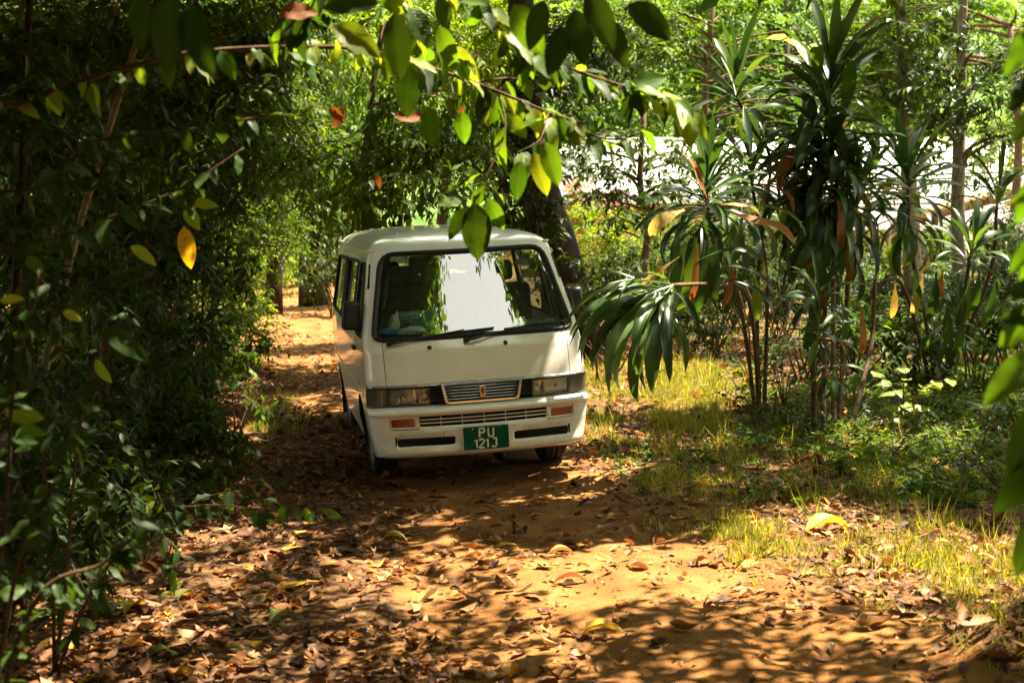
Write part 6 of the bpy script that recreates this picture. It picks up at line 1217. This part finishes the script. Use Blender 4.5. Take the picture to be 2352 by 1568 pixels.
def zone_sample(n, weight, box_=(-5.5, 6.5, 5.6, 24)):
    out = np.zeros((0, 2))
    while len(out) < n:
        x, y = U(box_[0], box_[1], n * 3), U(0, 1, n * 3) ** 1.5 * (box_[3] - box_[2]) + box_[2]
        k = (U(0, 1, n * 3) < weight(x, y)) & (abs(x) < .40 * y + .6); out = np.concatenate([out, np.stack([x[k], y[k]], -1)])
    return out[:n]
def under_van(x, y):
    xv, yv = vloc(x, y); return (abs(xv) < .95) & (yv > .75) & (yv < 4.0)
GRASS = [poly(p) for p in ([(1335, 840), (1480, 825), (1740, 845), (1760, 930), (1640, 985), (1500, 1010), (1330, 1060)], [(1350, 1000), (1640, 960), (1900, 1030), (2352, 1000), (2352, 1160), (1900, 1160), (1500, 1140), (1330, 1060)], [(1560, 1180), (2000, 1190), (2400, 1250), (2400, 1400), (2000, 1360), (1700, 1310)], [(560, 900), (700, 900), (700, 1000), (560, 1000)])]
def grassw(x, y):
    w_ = np.zeros(x.shape)
    for P, v in zip(GRASS, (1.0, .34, .6, .25)): w_ = np.maximum(w_, v * inpoly(x, y, P))
    w_ = np.maximum(w_, .10 * ((x > .9) & (track(x, y) < .1) & (y < 17)))
    return w_ * np.clip(.40 + .55 * wav(x * 2.5, y * 2.5) + .35 * wav(x * 7, y * 6 + 1), .03, 1)
M_grass = leafmat('grass_blade', [(0, (.09, .12, .02)), (.4, (.18, .21, .035)), (.7, (.33, .31, .08)), (1, (.50, .42, .19))], .4, .5, .3)
tu = zone_sample(5200, grassw, (-3.5, 6.5, 6, 20)); g = Geo(); nb = 12
P = np.repeat(np.c_[tu, hgt(tu[:, 0], tu[:, 1]) - .01], nb, 0); n = len(P); P[:, :2] += .035 * rng.standard_normal((n, 2))
az = U(0, 6.283, n); D = np.stack([np.cos(az) * U(.2, 1.6, n), np.sin(az) * U(.2, 1.6, n), np.ones(n)], -1); sz = np.repeat(U(.02, .11, len(tu)) * np.where(U(0, 1, len(tu)) < .06, 2.2, 1), nb)
V, F, k = leaves(P, D, np.stack([np.cos(az), np.sin(az), .2 * az], -1) * -1, sz * U(.6, 1.3, n), U(.004, .0075, n), U(-.6, -.1, n), .3, 'mid'); g.add(V, F, 0, np.repeat(np.clip(U(0, 1, n) * .8 + np.repeat(U(-.1, .25, len(tu)), nb), 0, 1), k))
o = obj('grass', g.mesh('grass', [M_grass]), kind='stuff', label='thin grass tufts in the sunlit and shaded yard', cat='grass')
# low broad ground cover
gw = lambda x, y: .9 * inpoly(x, y, poly([(1700, 900), (2352, 830), (2352, 1150), (2100, 1170), (1950, 1060), (1700, 1030)])) + .25 * inpoly(x, y, poly([(1350, 1040), (1900, 1040), (2300, 1180), (1500, 1150)])) + .7 * inpoly(x, y, poly([(1350, 690), (2352, 650), (2352, 830), (1800, 850), (1750, 800), (1400, 780)]))*.4
tu = zone_sample(3200, gw, (-1, 7.5, 8, 26)); g = Geo(); n = len(tu); B_ = np.c_[tu, hgt(tu[:, 0], tu[:, 1])]
d = nrm(rng.standard_normal((n, 3)) * [1, 1, .2] + [0, 0, .9]); sprays(g, B_, d, U(.10, .26, n), 8, .07, .45, .2, .2, True, None, twig=0)
obj('ground_cover', g.mesh('ground_cover', [M_mid, M_twig], smooth=False), kind='stuff', label='low green seedlings covering the ground at the right', cat='ground cover')

# leaf litter
M_litter = leafmat('fallen_leaf', [(0, (.035, .013, .005)), (.25, (.10, .038, .013)), (.5, (.20, .085, .030)), (.75, (.31, .155, .062)), (.88, (.43, .26, .12)), (.94, (.38, .12, .018)), (1, (.54, .31, .04))], .18, .6, .25, tcol=(1, .75, .45))
def litw(x, y):
    t = track(x, y); t = np.where(y > 14.5, t * .35, t); w_ = np.where(t > 0, np.clip(.5 - .42 * t, .10, 1), .95) * np.clip(.75 + .45 * wav(x * 1.8 + 5, y * 1.6), .15, 1)
    w_ = np.where(inpoly(x, y, GRASS[0]), w_ * .75, w_)
    return np.where((x > 1.6) & (y < 7.4), w_ * .45, w_) 
def litter_leaves(pos, Ln, curlmax=.5, low=False):
    n = len(pos); az = U(0, 6.283, n); D = np.stack([np.cos(az), np.sin(az), (.14 * rng.standard_normal(n))], -1); N_ = np.stack([.35 * rng.standard_normal(n), .35 * rng.standard_normal(n), np.where(U(0, 1, n) < .5, 1, -1) * np.ones(n)], -1)
    V, F, k = leaves(pos, D, N_, Ln, Ln * U(.28, .65, n), U(-.4, curlmax * .8, n), U(-.4, 1.6, (n, 1)), low)
    V = V + (rng.standard_normal(V.shape) * np.repeat(Ln, k)[:, None] * .035)
    return V, F, k
g = Geo()
tu = zone_sample(24000, litw); sz = np.where(U(0, 1, len(tu)) < .22, U(.08, .14, len(tu)), U(.03, .085, len(tu)))
V, F, k = litter_leaves(np.c_[tu, hgt(tu[:, 0], tu[:, 1]) + U(.004, .03, len(tu))], sz); g.add(V, F, 0, np.repeat(np.clip(.45 + .27 * rng.standard_normal(len(tu)), 0, .99), k))
tu = zone_sample(30000, lambda x, y: litw(x, y) + .10); V, F, k = litter_leaves(np.c_[tu, hgt(tu[:, 0], tu[:, 1]) + U(.002, .012, len(tu))], U(.015, .05, len(tu)), .5, True); g.add(V, F, 0, np.repeat(np.clip(.38 + .27 * rng.standard_normal(len(tu)), 0, .9), k))
tu = zone_sample(6000, lambda x, y: litw(x, y) * (y > 12), (-8, 12, 12, 40)); V, F, k = litter_leaves(np.c_[tu, hgt(tu[:, 0], tu[:, 1]) + U(.004, .03, len(tu))], U(.06, .16, len(tu))); g.add(V, F, 0, np.repeat(np.clip(.5 + .24 * rng.standard_normal(len(tu)), 0, .98), k))
obj('leaf_litter', g.mesh('leaf_litter', [M_litter]), kind='stuff', label='brown leaf litter strewn over the ground', cat='leaf litter')
# single fallen leaves: the largest ones in view
FC = {'tan': [(0, (.28, .165, .08)), (1, (.42, .28, .15))], 'brown': [(0, (.15, .065, .03)), (1, (.26, .12, .055))], 'orange': [(0, (.36, .14, .03)), (1, (.46, .22, .05))], 'yellow': [(0, (.52, .33, .04)), (1, (.62, .42, .06))], 'green': [(0, (.16, .20, .04)), (1, (.26, .27, .06))], 'dark': [(0, (.05, .025, .014)), (1, (.10, .05, .03))]}
FM = {c: leafmat('fallen_leaf_' + c, st, .2, .55, .3, 'obj', veins=.25, tcol=(1, .8, .45), blotch=.5) for c, st in FC.items()}
def dry_me(mat, wr, arch, fold, wavy, n=7):
    t = np.linspace(0, 1, n); wt = wr * .5 * np.sin(np.pi * np.clip(t, 0, 1) ** .85) ** .8; wt[0] = .006; wt[-1] = 0; V = []; uv = []
    for i in range(n):
        for k in (-1, 0, 1): V.append((t[i] - .5, k * wt[i] * (1 - .25 * fold), arch * ((t[i] - .5) ** 2 - .25) * (-1) + fold * wt[i] * abs(k) + wavy * wt[i] * k * math.sin(7 * t[i]))); uv.append((k * wt[i] / (wr * .5), t[i]))
    F = [(i * 3 + k, i * 3 + k + 3, i * 3 + k + 4, i * 3 + k + 1) for i in range(n - 1) for k in (0, 1)]; z0 = min(v[2] for v in V)
    return mesh('fallen_leaf', [(a, b_, c - z0) for a, b_, c in V], F, [mat], None, True, None, uv)
FL = {c: [dry_me(m_, wr, ar, fo, wv) for wr, ar, fo, wv in ((.45, .3, .3, .2), (.40, .7, .8, .1), (.55, -.4, .5, .5), (.36, .15, .1, .1), (.5, .9, .2, .6), (.42, -.8, 1.1, .2))] for c, m_ in FM.items()}
def fallen(p, Ln, c, label, group=None, tilt=.15, i=None, az=None):
    o = obj('fallen_leaf', FL[c][rng.integers(6) if i is None else i], None, (p[0], p[1], float(hgt(p[0], p[1])) + .006), label=label, cat='leaf', group=group)
    o.rotation_euler = (U(-tilt, tilt), U(-tilt, tilt), U(0, 6.283) if az is None else az); o.scale = (Ln, Ln, Ln); return o
for px, py, Ln, c, lab, i, az in ((1468, 1068, .24, 'green', 'pale green-yellow fallen leaf on the grass right of the van', 3, .4), (1900, 1222, .34, 'yellow', 'large orange-yellow fallen leaf propped on the litter at the right', 1, .3), (690, 1345, .26, 'yellow', 'broad tan-yellow fallen leaf beside the left edge of the sand', 3, .4), (670, 1262, .20, 'yellow', 'ochre fallen leaf in the litter in front of the van', 3, .5),
                            (570, 1505, .25, 'tan', 'large pale olive-tan fallen leaf at the bottom left', 3, -.6), (255, 1400, .26, 'yellow', 'bright yellow fallen leaf in the lower left shade', 4, .2), (310, 1405, .20, 'yellow', 'smaller yellow fallen leaf touching the bright yellow one', 1, 1.2), (130, 1490, .24, 'yellow', 'golden fallen leaf in the dark lower left corner', 0, -.3),
                            (1310, 1340, .20, 'brown', 'curled red-brown fallen leaf in the middle of the sand', 1, .0), (1385, 1462, .24, 'yellow', 'orange-yellow fallen leaf lying across the sand at the bottom', 1, -.2), (1290, 1275, .17, 'orange', 'orange fallen leaf on the sunlit sand', 1, .1), (1165, 1255, .14, 'yellow', 'small golden fallen leaf at the left of the sunlit sand', 0, .2),
                            (1570, 1448, .16, 'brown', 'dark brown fallen leaf on the dappled sand', 5, -.6), (540, 1270, .22, 'tan', 'cream fallen leaf shining in the left litter', 2, .5), (1340, 1505, .12, 'tan', 'small tan fallen leaf at the bottom of the sand', 2, .2), (2010, 1440, .22, 'tan', 'curled tan fallen leaf on the right sand', 5, .3), (120, 1080, .2, 'tan', 'tan fallen leaf glimpsed in the deep left shade', 0, .3)):
    fallen(ground_at(px, py), Ln, c, lab, None, .12, i, az)
pos = zone_sample(230, lambda x, y: litw(x, y) * (abs(x) < .34 * y), (-3.2, 3.6, 6.2, 11.5)); names = ['tan', 'tan', 'brown', 'brown', 'brown', 'orange', 'orange', 'dark', 'dark', 'tan', 'green']
for p in pos:
    c = names[rng.integers(len(names))]; t = float(track(p[0], p[1])); L_ = U(.10, .17); size = 'small' if L_ < .12 else ('large' if L_ > .152 else 'middling')
    wh = 'on the bare sand' if t > .1 else ('in the left litter' if p[0] < .3 else 'in the right litter')
    band = ['near the bottom edge', 'a step up from the bottom edge', 'half way to the van', 'just in front of the van', 'level with the van bumper'][int(np.searchsorted([6.9, 7.6, 8.6, 10.2], p[1]))]
    col_ = {'tan': 'tan curled', 'brown': 'brown curled', 'orange': 'orange-brown', 'dark': 'dark brown', 'green': 'green-yellow'}[c]
    fallen(p, L_, c, f'{size} {col_} fallen leaf {wh} {band}', f'fallen leaves {wh}')
